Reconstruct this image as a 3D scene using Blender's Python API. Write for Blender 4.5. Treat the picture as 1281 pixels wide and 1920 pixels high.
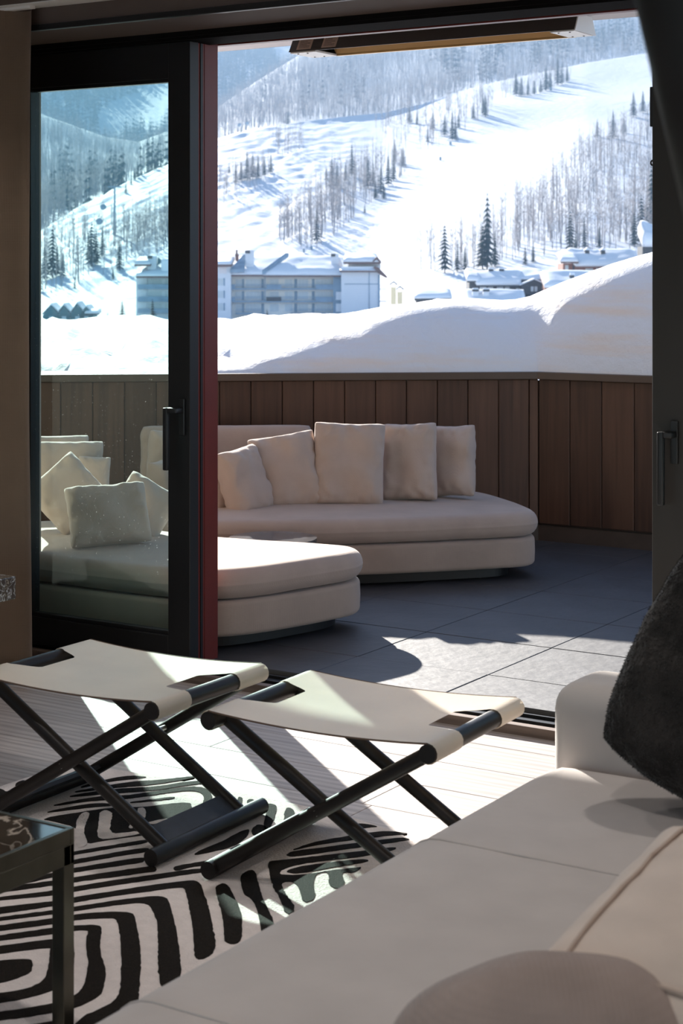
import bpy, bmesh, math, random
import numpy as np
from mathutils import Vector, Matrix, noise

for _o in list(bpy.data.objects):
    bpy.data.objects.remove(_o)
SC = bpy.context.scene
COL = SC.collection
PI = math.pi
random.seed(7)

# ------------------------------------------------------------------ camera
F = 3262.0            # focal length in pixels of the 1281 x 1920 frame
HZ = 508.0            # row of the horizon
EYE = 1.65
YAW = math.radians(32.4)
CS, SN = math.cos(YAW), math.sin(YAW)
cam_data = bpy.data.cameras.new('camera')
cam_data.sensor_fit = 'AUTO'
cam_data.sensor_width = 36.0
cam_data.lens = F / 1920.0 * 36.0
cam_data.shift_y = -(960.0 - HZ) / 1920.0
cam_data.clip_start = 0.05
cam_data.clip_end = 12000.0
cam_data.dof.use_dof = True
cam_data.dof.focus_distance = 7.0
cam_data.dof.aperture_fstop = 8.0
cam = bpy.data.objects.new('camera', cam_data)
COL.objects.link(cam)
cam.location = (0, 0, EYE)
cam.rotation_euler = (PI / 2, 0, YAW)
SC.camera = cam

# ------------------------------------------------------------------ view, sky, sun
SC.view_settings.view_transform = 'Standard'
SC.view_settings.look = 'None'
SC.view_settings.gamma = 1.0
SC.view_settings.use_curve_mapping = False
SC.view_settings.exposure = 0.0

SUN_AZ = math.radians(17.5)      # to the left of the view direction
SUN_EL = math.radians(21.5)
_a, _b = -math.sin(SUN_AZ), math.cos(SUN_AZ)
sx, sy = CS * _a - SN * _b, SN * _a + CS * _b
SUN_DIR = Vector((sx * math.cos(SUN_EL), sy * math.cos(SUN_EL), math.sin(SUN_EL)))
sun_data = bpy.data.lights.new('sun', 'SUN')
sun_data.energy = 26.5
sun_data.color = (1.0, 0.945, 0.86)
sun_data.angle = math.radians(0.55)
sun = bpy.data.objects.new('sun', sun_data)
COL.objects.link(sun)
sun.rotation_euler = SUN_DIR.to_track_quat('Z', 'Y').to_euler()
sun.location = (-20, 20, 30)

world = bpy.data.worlds.new('sky')
SC.world = world
world.use_nodes = True
wn = world.node_tree
wn.nodes.clear()
w_out = wn.nodes.new('ShaderNodeOutputWorld')
w_bg = wn.nodes.new('ShaderNodeBackground')
w_sky = wn.nodes.new('ShaderNodeTexSky')
w_sky.sky_type = 'NISHITA'
w_sky.sun_disc = False
w_sky.sun_elevation = SUN_EL
w_sky.sun_rotation = math.atan2(sx, sy)
w_sky.altitude = 2400
w_sky.air_density = 1.0
w_sky.dust_density = 1.5
w_sky.ozone_density = 1.0
w_bg.inputs['Strength'].default_value = 0.34
wn.links.new(w_sky.outputs['Color'], w_bg.inputs['Color'])
wn.links.new(w_bg.outputs['Background'], w_out.inputs['Surface'])
SC.cycles.max_bounces = 10
SC.cycles.diffuse_bounces = 5
SC.cycles.transparent_max_bounces = 24

# ------------------------------------------------------------------ coordinates
# room axes: X runs along the door wall, Y points out over the terrace.
def W(x, d, z=0.0):
    """x metres right of the view axis, d metres ahead, height z -> world"""
    return Vector((CS * x - SN * d, SN * x + CS * d, z))

def at_z(u, v, z):
    d = (EYE - z) * F / (v - HZ)
    return W((u - 640.5) / F * d, d, z)

def at_d(u, v, d):
    return W((u - 640.5) / F * d, d, EYE + (HZ - v) / F * d)

# ------------------------------------------------------------------ materials
MATS = {}

def principled(name, color, rough=0.7, metal=0.0, spec=0.5, var=0.0, var_scale=4.0, bump=0.0,
               bump_scale=60.0, stretch=(1, 1, 1), sheen=0.0, coords='Object', coat=0.0, color2=None):
    if name in MATS:
        return MATS[name]
    m = bpy.data.materials.new(name)
    m.use_nodes = True
    nt = m.node_tree
    b = nt.nodes['Principled BSDF']
    b.inputs['Base Color'].default_value = (*color, 1)
    b.inputs['Roughness'].default_value = rough
    b.inputs['Metallic'].default_value = metal
    b.inputs['Specular IOR Level'].default_value = spec
    if sheen:
        b.inputs['Sheen Weight'].default_value = sheen
        b.inputs['Sheen Roughness'].default_value = 0.5
    if coat:
        b.inputs['Coat Weight'].default_value = coat
        b.inputs['Coat Roughness'].default_value = 0.08
    if var or bump or color2:
        tc = nt.nodes.new('ShaderNodeTexCoord')
        mp = nt.nodes.new('ShaderNodeMapping')
        mp.inputs['Scale'].default_value = stretch
        nt.links.new(tc.outputs[coords], mp.inputs['Vector'])
    if var or color2:
        n = nt.nodes.new('ShaderNodeTexNoise')
        n.inputs['Scale'].default_value = var_scale
        n.inputs['Detail'].default_value = 5
        nt.links.new(mp.outputs['Vector'], n.inputs['Vector'])
        r = nt.nodes.new('ShaderNodeValToRGB')
        c0 = [max(0, c * (1 - var)) for c in color]
        c1 = [min(1, c * (1 + var)) for c in color] if color2 is None else color2
        if color2 is not None:
            c0 = color
        r.color_ramp.elements[0].position = 0.32
        r.color_ramp.elements[1].position = 0.68
        r.color_ramp.elements[0].color = (*c0, 1)
        r.color_ramp.elements[1].color = (*c1, 1)
        nt.links.new(n.outputs['Fac'], r.inputs['Fac'])
        nt.links.new(r.outputs['Color'], b.inputs['Base Color'])
    if bump:
        n2 = nt.nodes.new('ShaderNodeTexNoise')
        n2.inputs['Scale'].default_value = bump_scale
        n2.inputs['Detail'].default_value = 4
        nt.links.new(mp.outputs['Vector'], n2.inputs['Vector'])
        bp = nt.nodes.new('ShaderNodeBump')
        bp.inputs['Strength'].default_value = bump
        bp.inputs['Distance'].default_value = 0.02
        nt.links.new(n2.outputs['Fac'], bp.inputs['Height'])
        nt.links.new(bp.outputs['Normal'], b.inputs['Normal'])
    MATS[name] = m
    return m

def fabric(name, color, weave=420.0, var=0.06, strength=0.25):
    """woven cloth: two crossed waves for the threads and a slow mottling"""
    if name in MATS:
        return MATS[name]
    m = principled(name, color, rough=0.92, spec=0.2, var=var, var_scale=7.0, sheen=0.25)
    nt = m.node_tree
    b = nt.nodes['Principled BSDF']
    tc = nt.nodes.new('ShaderNodeTexCoord')
    hs = []
    for ax in ('X', 'Z'):
        wv = nt.nodes.new('ShaderNodeTexWave')
        wv.bands_direction = ax
        wv.inputs['Scale'].default_value = weave / 6.28
        wv.inputs['Distortion'].default_value = 1.5
        wv.inputs['Detail'].default_value = 2
        nt.links.new(tc.outputs['Object'], wv.inputs['Vector'])
        hs.append(wv)
    ns = nt.nodes.new('ShaderNodeTexNoise')
    ns.inputs['Scale'].default_value = 9.0
    ns.inputs['Detail'].default_value = 3
    nt.links.new(tc.outputs['Object'], ns.inputs['Vector'])
    add = nt.nodes.new('ShaderNodeMath'); add.operation = 'ADD'
    nt.links.new(hs[0].outputs['Fac'], add.inputs[0]); nt.links.new(hs[1].outputs['Fac'], add.inputs[1])
    mul = nt.nodes.new('ShaderNodeMath'); mul.operation = 'MULTIPLY'; mul.inputs[1].default_value = 0.06
    nt.links.new(add.outputs[0], mul.inputs[0])
    add2 = nt.nodes.new('ShaderNodeMath'); add2.operation = 'ADD'
    nt.links.new(mul.outputs[0], add2.inputs[0]); nt.links.new(ns.outputs['Fac'], add2.inputs[1])
    bp = nt.nodes.new('ShaderNodeBump')
    bp.inputs['Strength'].default_value = strength
    bp.inputs['Distance'].default_value = 0.012
    nt.links.new(add2.outputs[0], bp.inputs['Height'])
    nt.links.new(bp.outputs['Normal'], b.inputs['Normal'])
    return m

def wood(name, c_dark, c_light, axis=0, rough=0.45, grain=26.0, spec=0.5, bump=0.15):
    """grain lines that run along the given object axis, shifted from piece to piece"""
    if name in MATS:
        return MATS[name]
    m = bpy.data.materials.new(name)
    m.use_nodes = True
    nt = m.node_tree
    b = nt.nodes['Principled BSDF']
    b.inputs['Roughness'].default_value = rough
    b.inputs['Specular IOR Level'].default_value = spec
    tc = nt.nodes.new('ShaderNodeTexCoord')
    oi = nt.nodes.new('ShaderNodeObjectInfo')
    off = nt.nodes.new('ShaderNodeVectorMath'); off.operation = 'SCALE'
    comb = nt.nodes.new('ShaderNodeCombineXYZ')
    for k in range(3):
        nt.links.new(oi.outputs['Random'], comb.inputs[k])
    nt.links.new(comb.outputs[0], off.inputs[0]); off.inputs['Scale'].default_value = 37.0
    add = nt.nodes.new('ShaderNodeVectorMath'); add.operation = 'ADD'
    nt.links.new(tc.outputs['Object'], add.inputs[0]); nt.links.new(off.outputs[0], add.inputs[1])
    mp = nt.nodes.new('ShaderNodeMapping')
    s = [grain, grain, grain]; s[axis] = grain * 0.045
    mp.inputs['Scale'].default_value = s
    nt.links.new(add.outputs[0], mp.inputs['Vector'])
    n = nt.nodes.new('ShaderNodeTexNoise'); n.inputs['Scale'].default_value = 1.0
    n.inputs['Detail'].default_value = 7; n.inputs['Distortion'].default_value = 1.2
    nt.links.new(mp.outputs['Vector'], n.inputs['Vector'])
    mp2 = nt.nodes.new('ShaderNodeMapping')
    s2 = [grain * .16] * 3; s2[axis] = grain * 0.02
    mp2.inputs['Scale'].default_value = s2
    nt.links.new(add.outputs[0], mp2.inputs['Vector'])
    wv = nt.nodes.new('ShaderNodeTexWave'); wv.wave_type = 'RINGS'; wv.inputs['Scale'].default_value = 1.2
    wv.inputs['Distortion'].default_value = 5.0; wv.inputs['Detail'].default_value = 3
    nt.links.new(mp2.outputs['Vector'], wv.inputs['Vector'])
    mix = nt.nodes.new('ShaderNodeMath'); mix.operation = 'MULTIPLY_ADD'
    nt.links.new(wv.outputs['Fac'], mix.inputs[0]); mix.inputs[1].default_value = 0.35
    nt.links.new(n.outputs['Fac'], mix.inputs[2])
    r = nt.nodes.new('ShaderNodeValToRGB')
    r.color_ramp.elements[0].position = 0.35; r.color_ramp.elements[1].position = 0.95
    r.color_ramp.elements[0].color = (*c_dark, 1); r.color_ramp.elements[1].color = (*c_light, 1)
    nt.links.new(mix.outputs[0], r.inputs['Fac'])
    hsv = nt.nodes.new('ShaderNodeHueSaturation')
    mr = nt.nodes.new('ShaderNodeMapRange'); mr.inputs['To Min'].default_value = 0.86; mr.inputs['To Max'].default_value = 1.12
    nt.links.new(oi.outputs['Random'], mr.inputs['Value'])
    nt.links.new(mr.outputs[0], hsv.inputs['Value'])
    nt.links.new(r.outputs['Color'], hsv.inputs['Color'])
    nt.links.new(hsv.outputs['Color'], b.inputs['Base Color'])
    bp = nt.nodes.new('ShaderNodeBump'); bp.inputs['Strength'].default_value = bump; bp.inputs['Distance'].default_value = 0.004
    nt.links.new(n.outputs['Fac'], bp.inputs['Height'])
    nt.links.new(bp.outputs['Normal'], b.inputs['Normal'])
    MATS[name] = m
    return m

def marble(name, lift=1.0, scale=5.0, rough=0.06):
    m = bpy.data.materials.new(name); m.use_nodes = True
    nt = m.node_tree; b = nt.nodes['Principled BSDF']
    b.inputs['Roughness'].default_value = rough
    tc = nt.nodes.new('ShaderNodeTexCoord')
    n = nt.nodes.new('ShaderNodeTexNoise'); n.inputs['Scale'].default_value = scale; n.inputs['Detail'].default_value = 9
    n.inputs['Distortion'].default_value = 2.4
    nt.links.new(tc.outputs['Object'], n.inputs['Vector'])
    r = nt.nodes.new('ShaderNodeValToRGB')
    e = r.color_ramp.elements
    e[0].position = 0.0; e[0].color = (0.012, 0.010, 0.009, 1)
    e[1].position = 1.0; e[1].color = (0.03, 0.025, 0.02, 1)
    for p, c in ((0.475, (0.02, 0.016, 0.013)), (0.495, (0.42, 0.36, 0.30)), (0.51, (0.03, 0.025, 0.02)), (0.60, (0.018, 0.015, 0.012)), (0.612, (0.22, 0.19, .16)), (0.625, (0.02, .016, .013))):
        k = e.new(p); k.color = (*c, 1)
    if lift != 1.0:
        for q in e:
            q.color = (min(.6, q.color[0] * lift), min(.6, q.color[1] * lift * .9), min(.6, q.color[2] * lift * .82), 1)
    nt.links.new(n.outputs['Fac'], r.inputs['Fac'])
    nt.links.new(r.outputs['Color'], b.inputs['Base Color'])
    MATS[name] = m
    return m

def glass_mat(name, tint, dust=True, rough=0.0):
    """clear pane: tinted see-through plus a Fresnel mirror and specks of dust"""
    m = bpy.data.materials.new(name); m.use_nodes = True
    nt = m.node_tree; nt.nodes.clear()
    out = nt.nodes.new('ShaderNodeOutputMaterial')
    tr = nt.nodes.new('ShaderNodeBsdfTransparent'); tr.inputs['Color'].default_value = (*tint, 1)
    gl = nt.nodes.new('ShaderNodeBsdfGlossy'); gl.inputs['Roughness'].default_value = rough
    lw = nt.nodes.new('ShaderNodeLayerWeight'); lw.inputs['Blend'].default_value = 0.5
    pw = nt.nodes.new('ShaderNodeMath'); pw.operation = 'POWER'; pw.inputs[1].default_value = 5.0
    nt.links.new(lw.outputs['Facing'], pw.inputs[0])
    fr = nt.nodes.new('ShaderNodeMath'); fr.operation = 'MULTIPLY_ADD'; fr.inputs[1].default_value = 0.9; fr.inputs[2].default_value = 0.04
    nt.links.new(pw.outputs[0], fr.inputs[0])
    mx = nt.nodes.new('ShaderNodeMixShader')
    nt.links.new(fr.outputs[0], mx.inputs[0]); nt.links.new(tr.outputs[0], mx.inputs[1]); nt.links.new(gl.outputs[0], mx.inputs[2])
    last = mx
    if dust:
        tc = nt.nodes.new('ShaderNodeTexCoord')
        vo = nt.nodes.new('ShaderNodeTexVoronoi'); vo.inputs['Scale'].default_value = 55
        nt.links.new(tc.outputs['Object'], vo.inputs['Vector'])
        lt = nt.nodes.new('ShaderNodeMath'); lt.operation = 'LESS_THAN'; lt.inputs[1].default_value = 0.055
        nt.links.new(vo.outputs['Distance'], lt.inputs[0])
        ns = nt.nodes.new('ShaderNodeTexNoise'); ns.inputs['Scale'].default_value = 6
        nt.links.new(tc.outputs['Object'], ns.inputs['Vector'])
        ml = nt.nodes.new('ShaderNodeMath'); ml.operation = 'MULTIPLY'
        nt.links.new(lt.outputs[0], ml.inputs[0]); nt.links.new(ns.outputs['Fac'], ml.inputs[1])
        film = nt.nodes.new('ShaderNodeMath'); film.operation = 'ADD'; film.inputs[1].default_value = 0.006
        nt.links.new(ml.outputs[0], film.inputs[0])
        df = nt.nodes.new('ShaderNodeBsdfTranslucent'); df.inputs['Color'].default_value = (0.8, 0.8, 0.78, 1)
        m2 = nt.nodes.new('ShaderNodeMixShader')
        nt.links.new(film.outputs[0], m2.inputs[0]); nt.links.new(mx.outputs[0], m2.inputs[1]); nt.links.new(df.outputs[0], m2.inputs[2])
        last = m2
    nt.links.new(last.outputs[0], out.inputs['Surface'])
    MATS[name] = m
    return m

# ------------------------------------------------------------------ object helpers
def tag(o, label=None, cat=None, group=None, kind=None):
    if label: o['label'] = label
    if cat: o['category'] = cat
    if group: o['group'] = group
    if kind: o['kind'] = kind
    return o

def link(name, mesh, parent=None):
    o = bpy.data.objects.new(name, mesh)
    COL.objects.link(o)
    if parent is not None:
        o.parent = parent
    return o

def empty(name, loc=(0, 0, 0), rotz=0.0):
    o = bpy.data.objects.new(name, None)
    o.empty_display_size = 0.1
    COL.objects.link(o)
    o.location = loc
    o.rotation_euler = (0, 0, rotz)
    return o

def mesh_of(name, bm, mat, smooth=False):
    me = bpy.data.meshes.new(name)
    bm.normal_update()
    bm.to_mesh(me); bm.free()
    for m in (mat if isinstance(mat, (list, tuple)) else [mat]):
        me.materials.append(m)
    if smooth:
        me.polygons.foreach_set('use_smooth', [True] * len(me.polygons))
    return me

def obj(name, bm, mat, parent=None, smooth=False):
    return link(name, mesh_of(name, bm, mat, smooth), parent)

def bm_box(bm, x0, x1, y0, y1, z0, z1, bevel=0.0, seg=2, mat=0):
    r = bmesh.ops.create_cube(bm, size=1.0)
    vs = r['verts']
    for v in vs:
        v.co = Vector(((x0 + x1) / 2 + v.co.x * (x1 - x0), (y0 + y1) / 2 + v.co.y * (y1 - y0), (z0 + z1) / 2 + v.co.z * (z1 - z0)))
    fs = set(f for v in vs for f in v.link_faces)
    for f in fs: f.material_index = mat
    if bevel > 0:
        es = list(set(e for v in vs for e in v.link_edges))
        bmesh.ops.bevel(bm, geom=es, offset=bevel, segments=seg, affect='EDGES', profile=0.5)
    return bm

def box(x0, x1, y0, y1, z0, z1, bevel=0.0, seg=2):
    return bm_box(bmesh.new(), x0, x1, y0, y1, z0, z1, bevel, seg)

def bm_tube(bm, a, b, r0, r1=None, seg=20, caps=True, mat=0):
    a, b = Vector(a), Vector(b)
    r1 = r0 if r1 is None else r1
    d = (b - a); L = d.length
    rot = d.to_track_quat('Z', 'Y').to_matrix().to_4x4()
    M = Matrix.Translation((a + b) / 2) @ rot
    res = bmesh.ops.create_cone(bm, cap_ends=caps, segments=seg, radius1=r0, radius2=r1, depth=L, matrix=M)
    for v in res['verts']:
        for f in v.link_faces: f.material_index = mat
    return bm

def tube(a, b, r0, r1=None, seg=20):
    return bm_tube(bmesh.new(), a, b, r0, r1, seg)

def sharp_smooth(o, angle=40):
    """smooth shading that keeps hard edges"""
    me = o.data
    bm = bmesh.new(); bm.from_mesh(me)
    lim = math.radians(angle)
    for f in bm.faces: f.smooth = True
    for e in bm.edges:
        if len(e.link_faces) == 2 and e.calc_face_angle(0) > lim:
            e.smooth = False
    bm.to_mesh(me); bm.free()
    return o

def prism(pts, z0, z1):
    bm = bmesh.new()
    lo = [bm.verts.new((p[0], p[1], z0)) for p in pts]
    hi = [bm.verts.new((p[0], p[1], z1)) for p in pts]
    n = len(pts)
    bm.faces.new(lo[::-1]); bm.faces.new(hi)
    for i in range(n):
        bm.faces.new((lo[i], lo[(i + 1) % n], hi[(i + 1) % n], hi[i]))
    bmesh.ops.recalc_face_normals(bm, faces=bm.faces)
    return bm

def chaikin(pts, it=3, closed=True):
    pts = [Vector(p) for p in pts]
    for _ in range(it):
        out = []
        n = len(pts)
        for i in range(n if closed else n - 1):
            a, b = pts[i], pts[(i + 1) % n]
            out += [a * .75 + b * .25, a * .25 + b * .75]
        if not closed:
            out = [pts[0]] + out + [pts[-1]]
        pts = out
    return pts

def resample(pts, step):
    out = []
    n = len(pts)
    for i in range(n):
        a, b = pts[i], pts[(i + 1) % n]
        k = max(1, int((b - a).length / step))
        for j in range(k):
            out.append(a.lerp(b, j / k))
    return out

def cushion_slab(pts, z0, z1, r, crown=0.015, bulge=0.012, seedv=0, amp=0.003):
    """upholstered slab: rounded plan, rolled top and bottom edges, slightly crowned top"""
    pts = [Vector((p[0], p[1])) for p in pts]
    area = sum(pts[i].x * pts[(i + 1) % len(pts)].y - pts[(i + 1) % len(pts)].x * pts[i].y for i in range(len(pts)))
    if area < 0: pts.reverse()
    n = len(pts)
    nrm = []
    for i in range(n):
        t = (pts[(i + 1) % n] - pts[i - 1]).normalized()
        nrm.append(Vector((t.y, -t.x)))
    cen = sum(pts, Vector((0, 0))) / n
    rl = []                      # roll radius, smaller where the plan turns tightly
    for i in range(n):
        a, b, c = pts[i - 2], pts[i], pts[(i + 2) % n]
        e1, e2 = b - a, c - b
        tn = abs(e1.angle_signed(e2, 0.0)) if e1.length > 1e-6 and e2.length > 1e-6 else 0
        R_ = (e1.length + e2.length) / 2 / max(tn, 1e-4)
        rl.append(min(1.0, .8 * R_ / r))
    for _ in range(4):
        rl = [min(rl[i], (rl[i - 1] + rl[i] + rl[(i + 1) % n]) / 3) for i in range(n)]
    rings = []
    K = 6
    prof = []
    for k in range(K + 1):
        a = PI / 2 * k / K
        prof.append((r - r * math.sin(a), z0 + r - r * math.cos(a)))
    prof.append((-bulge, (z0 + z1) / 2))
    for k in range(K + 1):
        a = PI / 2 * k / K
        prof.append((r - r * math.cos(a), z1 - r + r * math.sin(a)))
    bm = bmesh.new()
    for off, z in prof:
        rings.append([bm.verts.new((pts[i].x - nrm[i].x * off * (rl[i] if off > 0 else 1), pts[i].y - nrm[i].y * off * (rl[i] if off > 0 else 1), z)) for i in range(n)])
    last = [Vector(v.co) for v in rings[-1]]
    for f_ in (0.85, 0.65, 0.4, 0.18):
        rings.append([bm.verts.new((cen.x + (c.x - cen.x) * f_, cen.y + (c.y - cen.y) * f_, z1 + crown * (1 - f_ ** 2))) for c in last])
    for a, b in zip(rings[:-1], rings[1:]):
        for i in range(n):
            bm.faces.new((a[i], a[(i + 1) % n], b[(i + 1) % n], b[i]))
    bm.faces.new(rings[0][::-1])
    c = bm.verts.new((cen.x, cen.y, z1 + crown))
    for i in range(n):
        bm.faces.new((rings[-1][i], rings[-1][(i + 1) % n], c))
    for v in bm.verts:
        v.co += Vector((0, 0, amp)) * noise.noise(v.co * 5 + Vector((seedv, 0, 0)))
    return bm

def pillow_bm(w, h, t, seedv=0.0, n=26, pinch=0.07, wr=0.012, boxy=0.0, corner=0.05):
    """stuffed pillow in its own XY plane (X wide, Y high, Z thick), corners drawn out and edges drawn in"""
    bm = bmesh.new()
    grid = {}
    for s in (1, -1):
        for i in range(n + 1):
            for j in range(n + 1):
                x = -math.cos(PI * i / n) * .55 + (2 * i / n - 1) * .45
                y = -math.cos(PI * j / n) * .55 + (2 * j / n - 1) * .45
                edge = i in (0, n) or j in (0, n)
                if s == -1 and edge:
                    grid[s, i, j] = grid[1, i, j]
                    continue
                px = x * (1 - pinch * (1 - y * y) * abs(x) ** 3)
                py = y * (1 - pinch * (1 - x * x) * abs(y) ** 3)
                # corners slightly rounded
                k = (abs(x) * abs(y)) ** (6 if corner < .1 else 2.5) * corner
                px *= 1 - k; py *= 1 - k
                th = max(0.0, (1 - x ** 4) * (1 - y ** 4))
                th = th ** (0.55 - 0.2 * boxy)
                z = s * t / 2 * th
                p = Vector((px * w / 2, py * h / 2, z))
                q = Vector((p.x * 7 + seedv * 3.1, p.y * 7 + s * 4.0, seedv))
                e = max(abs(x), abs(y))
                # puckers that run in from the seam
                wrk = noise.noise(Vector((p.x * 26 + seedv, p.y * 26, s * 3.0 + seedv))) * (e ** 4) * 1.5
                z2 = (noise.noise(q) + wrk) * wr * (0.25 + th)
                p.z += z2 if not edge else 0
                if edge:
                    wob = noise.noise(Vector((x * 4 + seedv, y * 4, seedv * 2))) * 0.012
                    p.x *= 1 + wob; p.y *= 1 + wob
                grid[s, i, j] = bm.verts.new(p)
    for s in (1, -1):
        for i in range(n):
            for j in range(n):
                q = [grid[s, i, j], grid[s, i + 1, j], grid[s, i + 1, j + 1], grid[s, i, j + 1]]
                if s == -1: q.reverse()
                try: bm.faces.new(q)
                except ValueError: pass
    return bm

def place(o, pos, yaw=0.0, lean=0.0, roll=0.0):
    """stands a pillow up facing the camera: yaw about the vertical, lean back, roll in its own plane (degrees)"""
    base = Matrix(((CS, 0, SN), (SN, 0, -CS), (0, 1, 0))).to_4x4()   # local X->right, Y->up, Z->towards the viewer
    M = Matrix.Translation(pos) @ Matrix.Rotation(math.radians(yaw), 4, 'Z') @ base \
        @ Matrix.Rotation(math.radians(-lean), 4, 'X') @ Matrix.Rotation(math.radians(roll), 4, 'Z')
    o.matrix_world = M
    return o
FILL_LAMP_W = 48.0  # power of each added ceiling fill lamp
HAZE = 0.00050

# ================================================================== the setting: room shell
M_ceiling = principled('ceiling_taupe', (0.105, 0.075, 0.062), rough=0.8, var=0.06, var_scale=3)
M_wallp = principled('wall_plaster', (0.50, 0.44, 0.39), rough=0.85, var=0.05, bump=0.05, bump_scale=90)
M_ext = principled('exterior_wall', (0.42, 0.36, 0.31), rough=0.85, var=0.08)
M_soffit = principled('soffit_paint', (0.72, 0.66, 0.66), rough=0.7, var=0.03)
M_black = principled('black_aluminium', (0.012, 0.012, 0.013), rough=0.42, spec=0.45)
M_bronze = principled('bronze_stile', (0.028, 0.024, 0.021), rough=0.5, spec=0.4)
M_red = principled('oxblood_frame', (0.16, 0.020, 0.014), rough=0.40, spec=0.5, var=0.08, var_scale=6)
M_white = principled('white_strip', (0.80, 0.76, 0.72), rough=0.6)
M_oak = wood('greige_oak', (0.30, 0.255, 0.235), (0.50, 0.44, 0.41), axis=0, rough=0.5, grain=60, bump=0.02)
M_sill = wood('sill_oak', (0.10, 0.07, 0.055), (0.26, 0.19, 0.15), axis=0, rough=0.5, grain=30)
M_sub = principled('subfloor', (0.06, 0.05, 0.045), rough=0.9)
M_cedar = wood('stained_cedar', (0.058, 0.026, 0.015), (0.125, 0.060, 0.035), axis=2, rough=0.55, grain=22)
M_cap = principled('bronze_cap', (0.10, 0.068, 0.05), rough=0.5, var=0.1, var_scale=5)
M_kick = principled('kick_board', (0.075, 0.052, 0.04), rough=0.6, var=0.15, var_scale=6)
M_slate = principled('slate_tile', (0.042, 0.041, 0.046), rough=0.58, spec=1.0, var=0.3, var_scale=3.5, bump=0.18, bump_scale=14)
M_grout = principled('tile_grout', (0.10, 0.095, 0.09), rough=0.9)
M_glass = glass_mat('door_glass', (0.80, 0.935, 0.92))
M_glass2 = glass_mat('window_glass', (0.95, 0.98, 0.97), dust=False)

ZT = 0.035           # terrace level above the room floor
Y_R = 5.56           # riser at the end of the wooden floor
XL, XR, YB = -6.4, 2.3, -3.6
ZC = 2.70

def struct(name, bm, mat, label, parent=None, smooth=False):
    o = obj(name, bm, mat, parent, smooth)
    if parent is None:
        tag(o, label, kind='structure')
    return o

# wooden floor: planks are separate boards on a dark base
floor = struct('floor', box(XL, XR, YB, Y_R, -0.2, -0.014), M_sub, 'greige oak plank floor of the living room')
PW = 0.265
plank_meshes = {}
rows = 0
y = 5.38 + PW
rnd = random.Random(3)
while y > YB + 0.3:
    y1 = min(y, Y_R - 0.002); y0 = y - PW
    x = XL + rnd.uniform(-1.6, 0)
    if abs(y0 - (5.38 - 2 * PW)) < 0.01: x = -3.62 - 2.1
    while x < XR:
        L = 2.1
        a, b = max(x, XL), min(x + L, XR)
        if b - a > 0.05:
            key = (round(b - a, 3), round(y1 - y0, 3))
            if key not in plank_meshes:
                plank_meshes[key] = mesh_of('plank', box(-(b - a) / 2 + .0012, (b - a) / 2 - .0012, -(y1 - y0) / 2 + .0012, (y1 - y0) / 2 - .0012, -0.013, 0.0, 0.0012, 1), M_oak)
            p = link('plank', plank_meshes[key], floor)
            p.location = ((a + b) / 2, (y0 + y1) / 2, 0)
        x += L
    y -= PW

# sill: riser of oak, then the aluminium track
thr = struct('trim_1', box(-5.4, -0.8, Y_R + 0.012, 5.80, -0.2, ZT - 0.018), M_black, 'black aluminium door track set in the threshold')
struct('oak_riser', box(-5.4, -0.8, Y_R - 0.004, Y_R + 0.035, -0.014, ZT, 0.002, 1), M_sill, '', thr)
for k, yy in enumerate((5.67, 5.75)):
    struct('track_rail', box(-5.4, -0.8, yy - .006, yy + .006, ZT - 0.02, ZT - 0.008), M_black, '', thr)

# door wall
wl = struct('wall_front_left', box(-14, -5.35, 5.52, 5.90, -0.2, 3.3), M_ext, 'wall left of the sliding doors behind the drape')
wr = struct('wall_front_right', box(-0.85, XR + .2, 5.52, 5.90, -0.2, 3.3), M_ext, 'wall right of the sliding doors')
M_matte = principled('matte_black', (0.008, 0.007, 0.007), rough=0.9, spec=0.05)
wh = struct('wall_header', box(-5.35, -0.85, 5.60, 5.90, 2.60, 3.3), M_matte, 'black header above the sliding doors')
struct('red_trim', box(-5.35, -0.85, 5.87, 5.905, 2.592, 2.60), M_red, '', wh)
struct('door_head_rail', box(-5.35, -0.85, 5.615, 5.80, 2.587, 2.60), M_matte, '', wh)
bk = struct('trim_2', box(XL, XR, 5.20, 5.60, 2.62, 2.72), M_ceiling, 'taupe bulkhead running above the doors')
struct('drip_bead', box(XL, XR, 5.19, 5.215, 2.606, 2.63, .004, 2), M_black, '', bk)
struct('curtain_slot', box(XL, XR, 5.09, 5.20, ZC - .004, ZC + .03), M_white, '', bk)
ceil_ = struct('ceiling', box(XL, XR, YB, 5.10, ZC, ZC + 0.15), M_ceiling, 'taupe ceiling of the living room')
struct('wall_left', box(XL - .2, XL, YB, 5.60, -0.2, ZC + .15), M_wallp, 'plaster wall on the left of the living room')
struct('wall_right', box(XR, XR + .2, YB, 5.60, -0.2, ZC + .15), M_wallp, 'plaster wall on the right of the living room')
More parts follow.
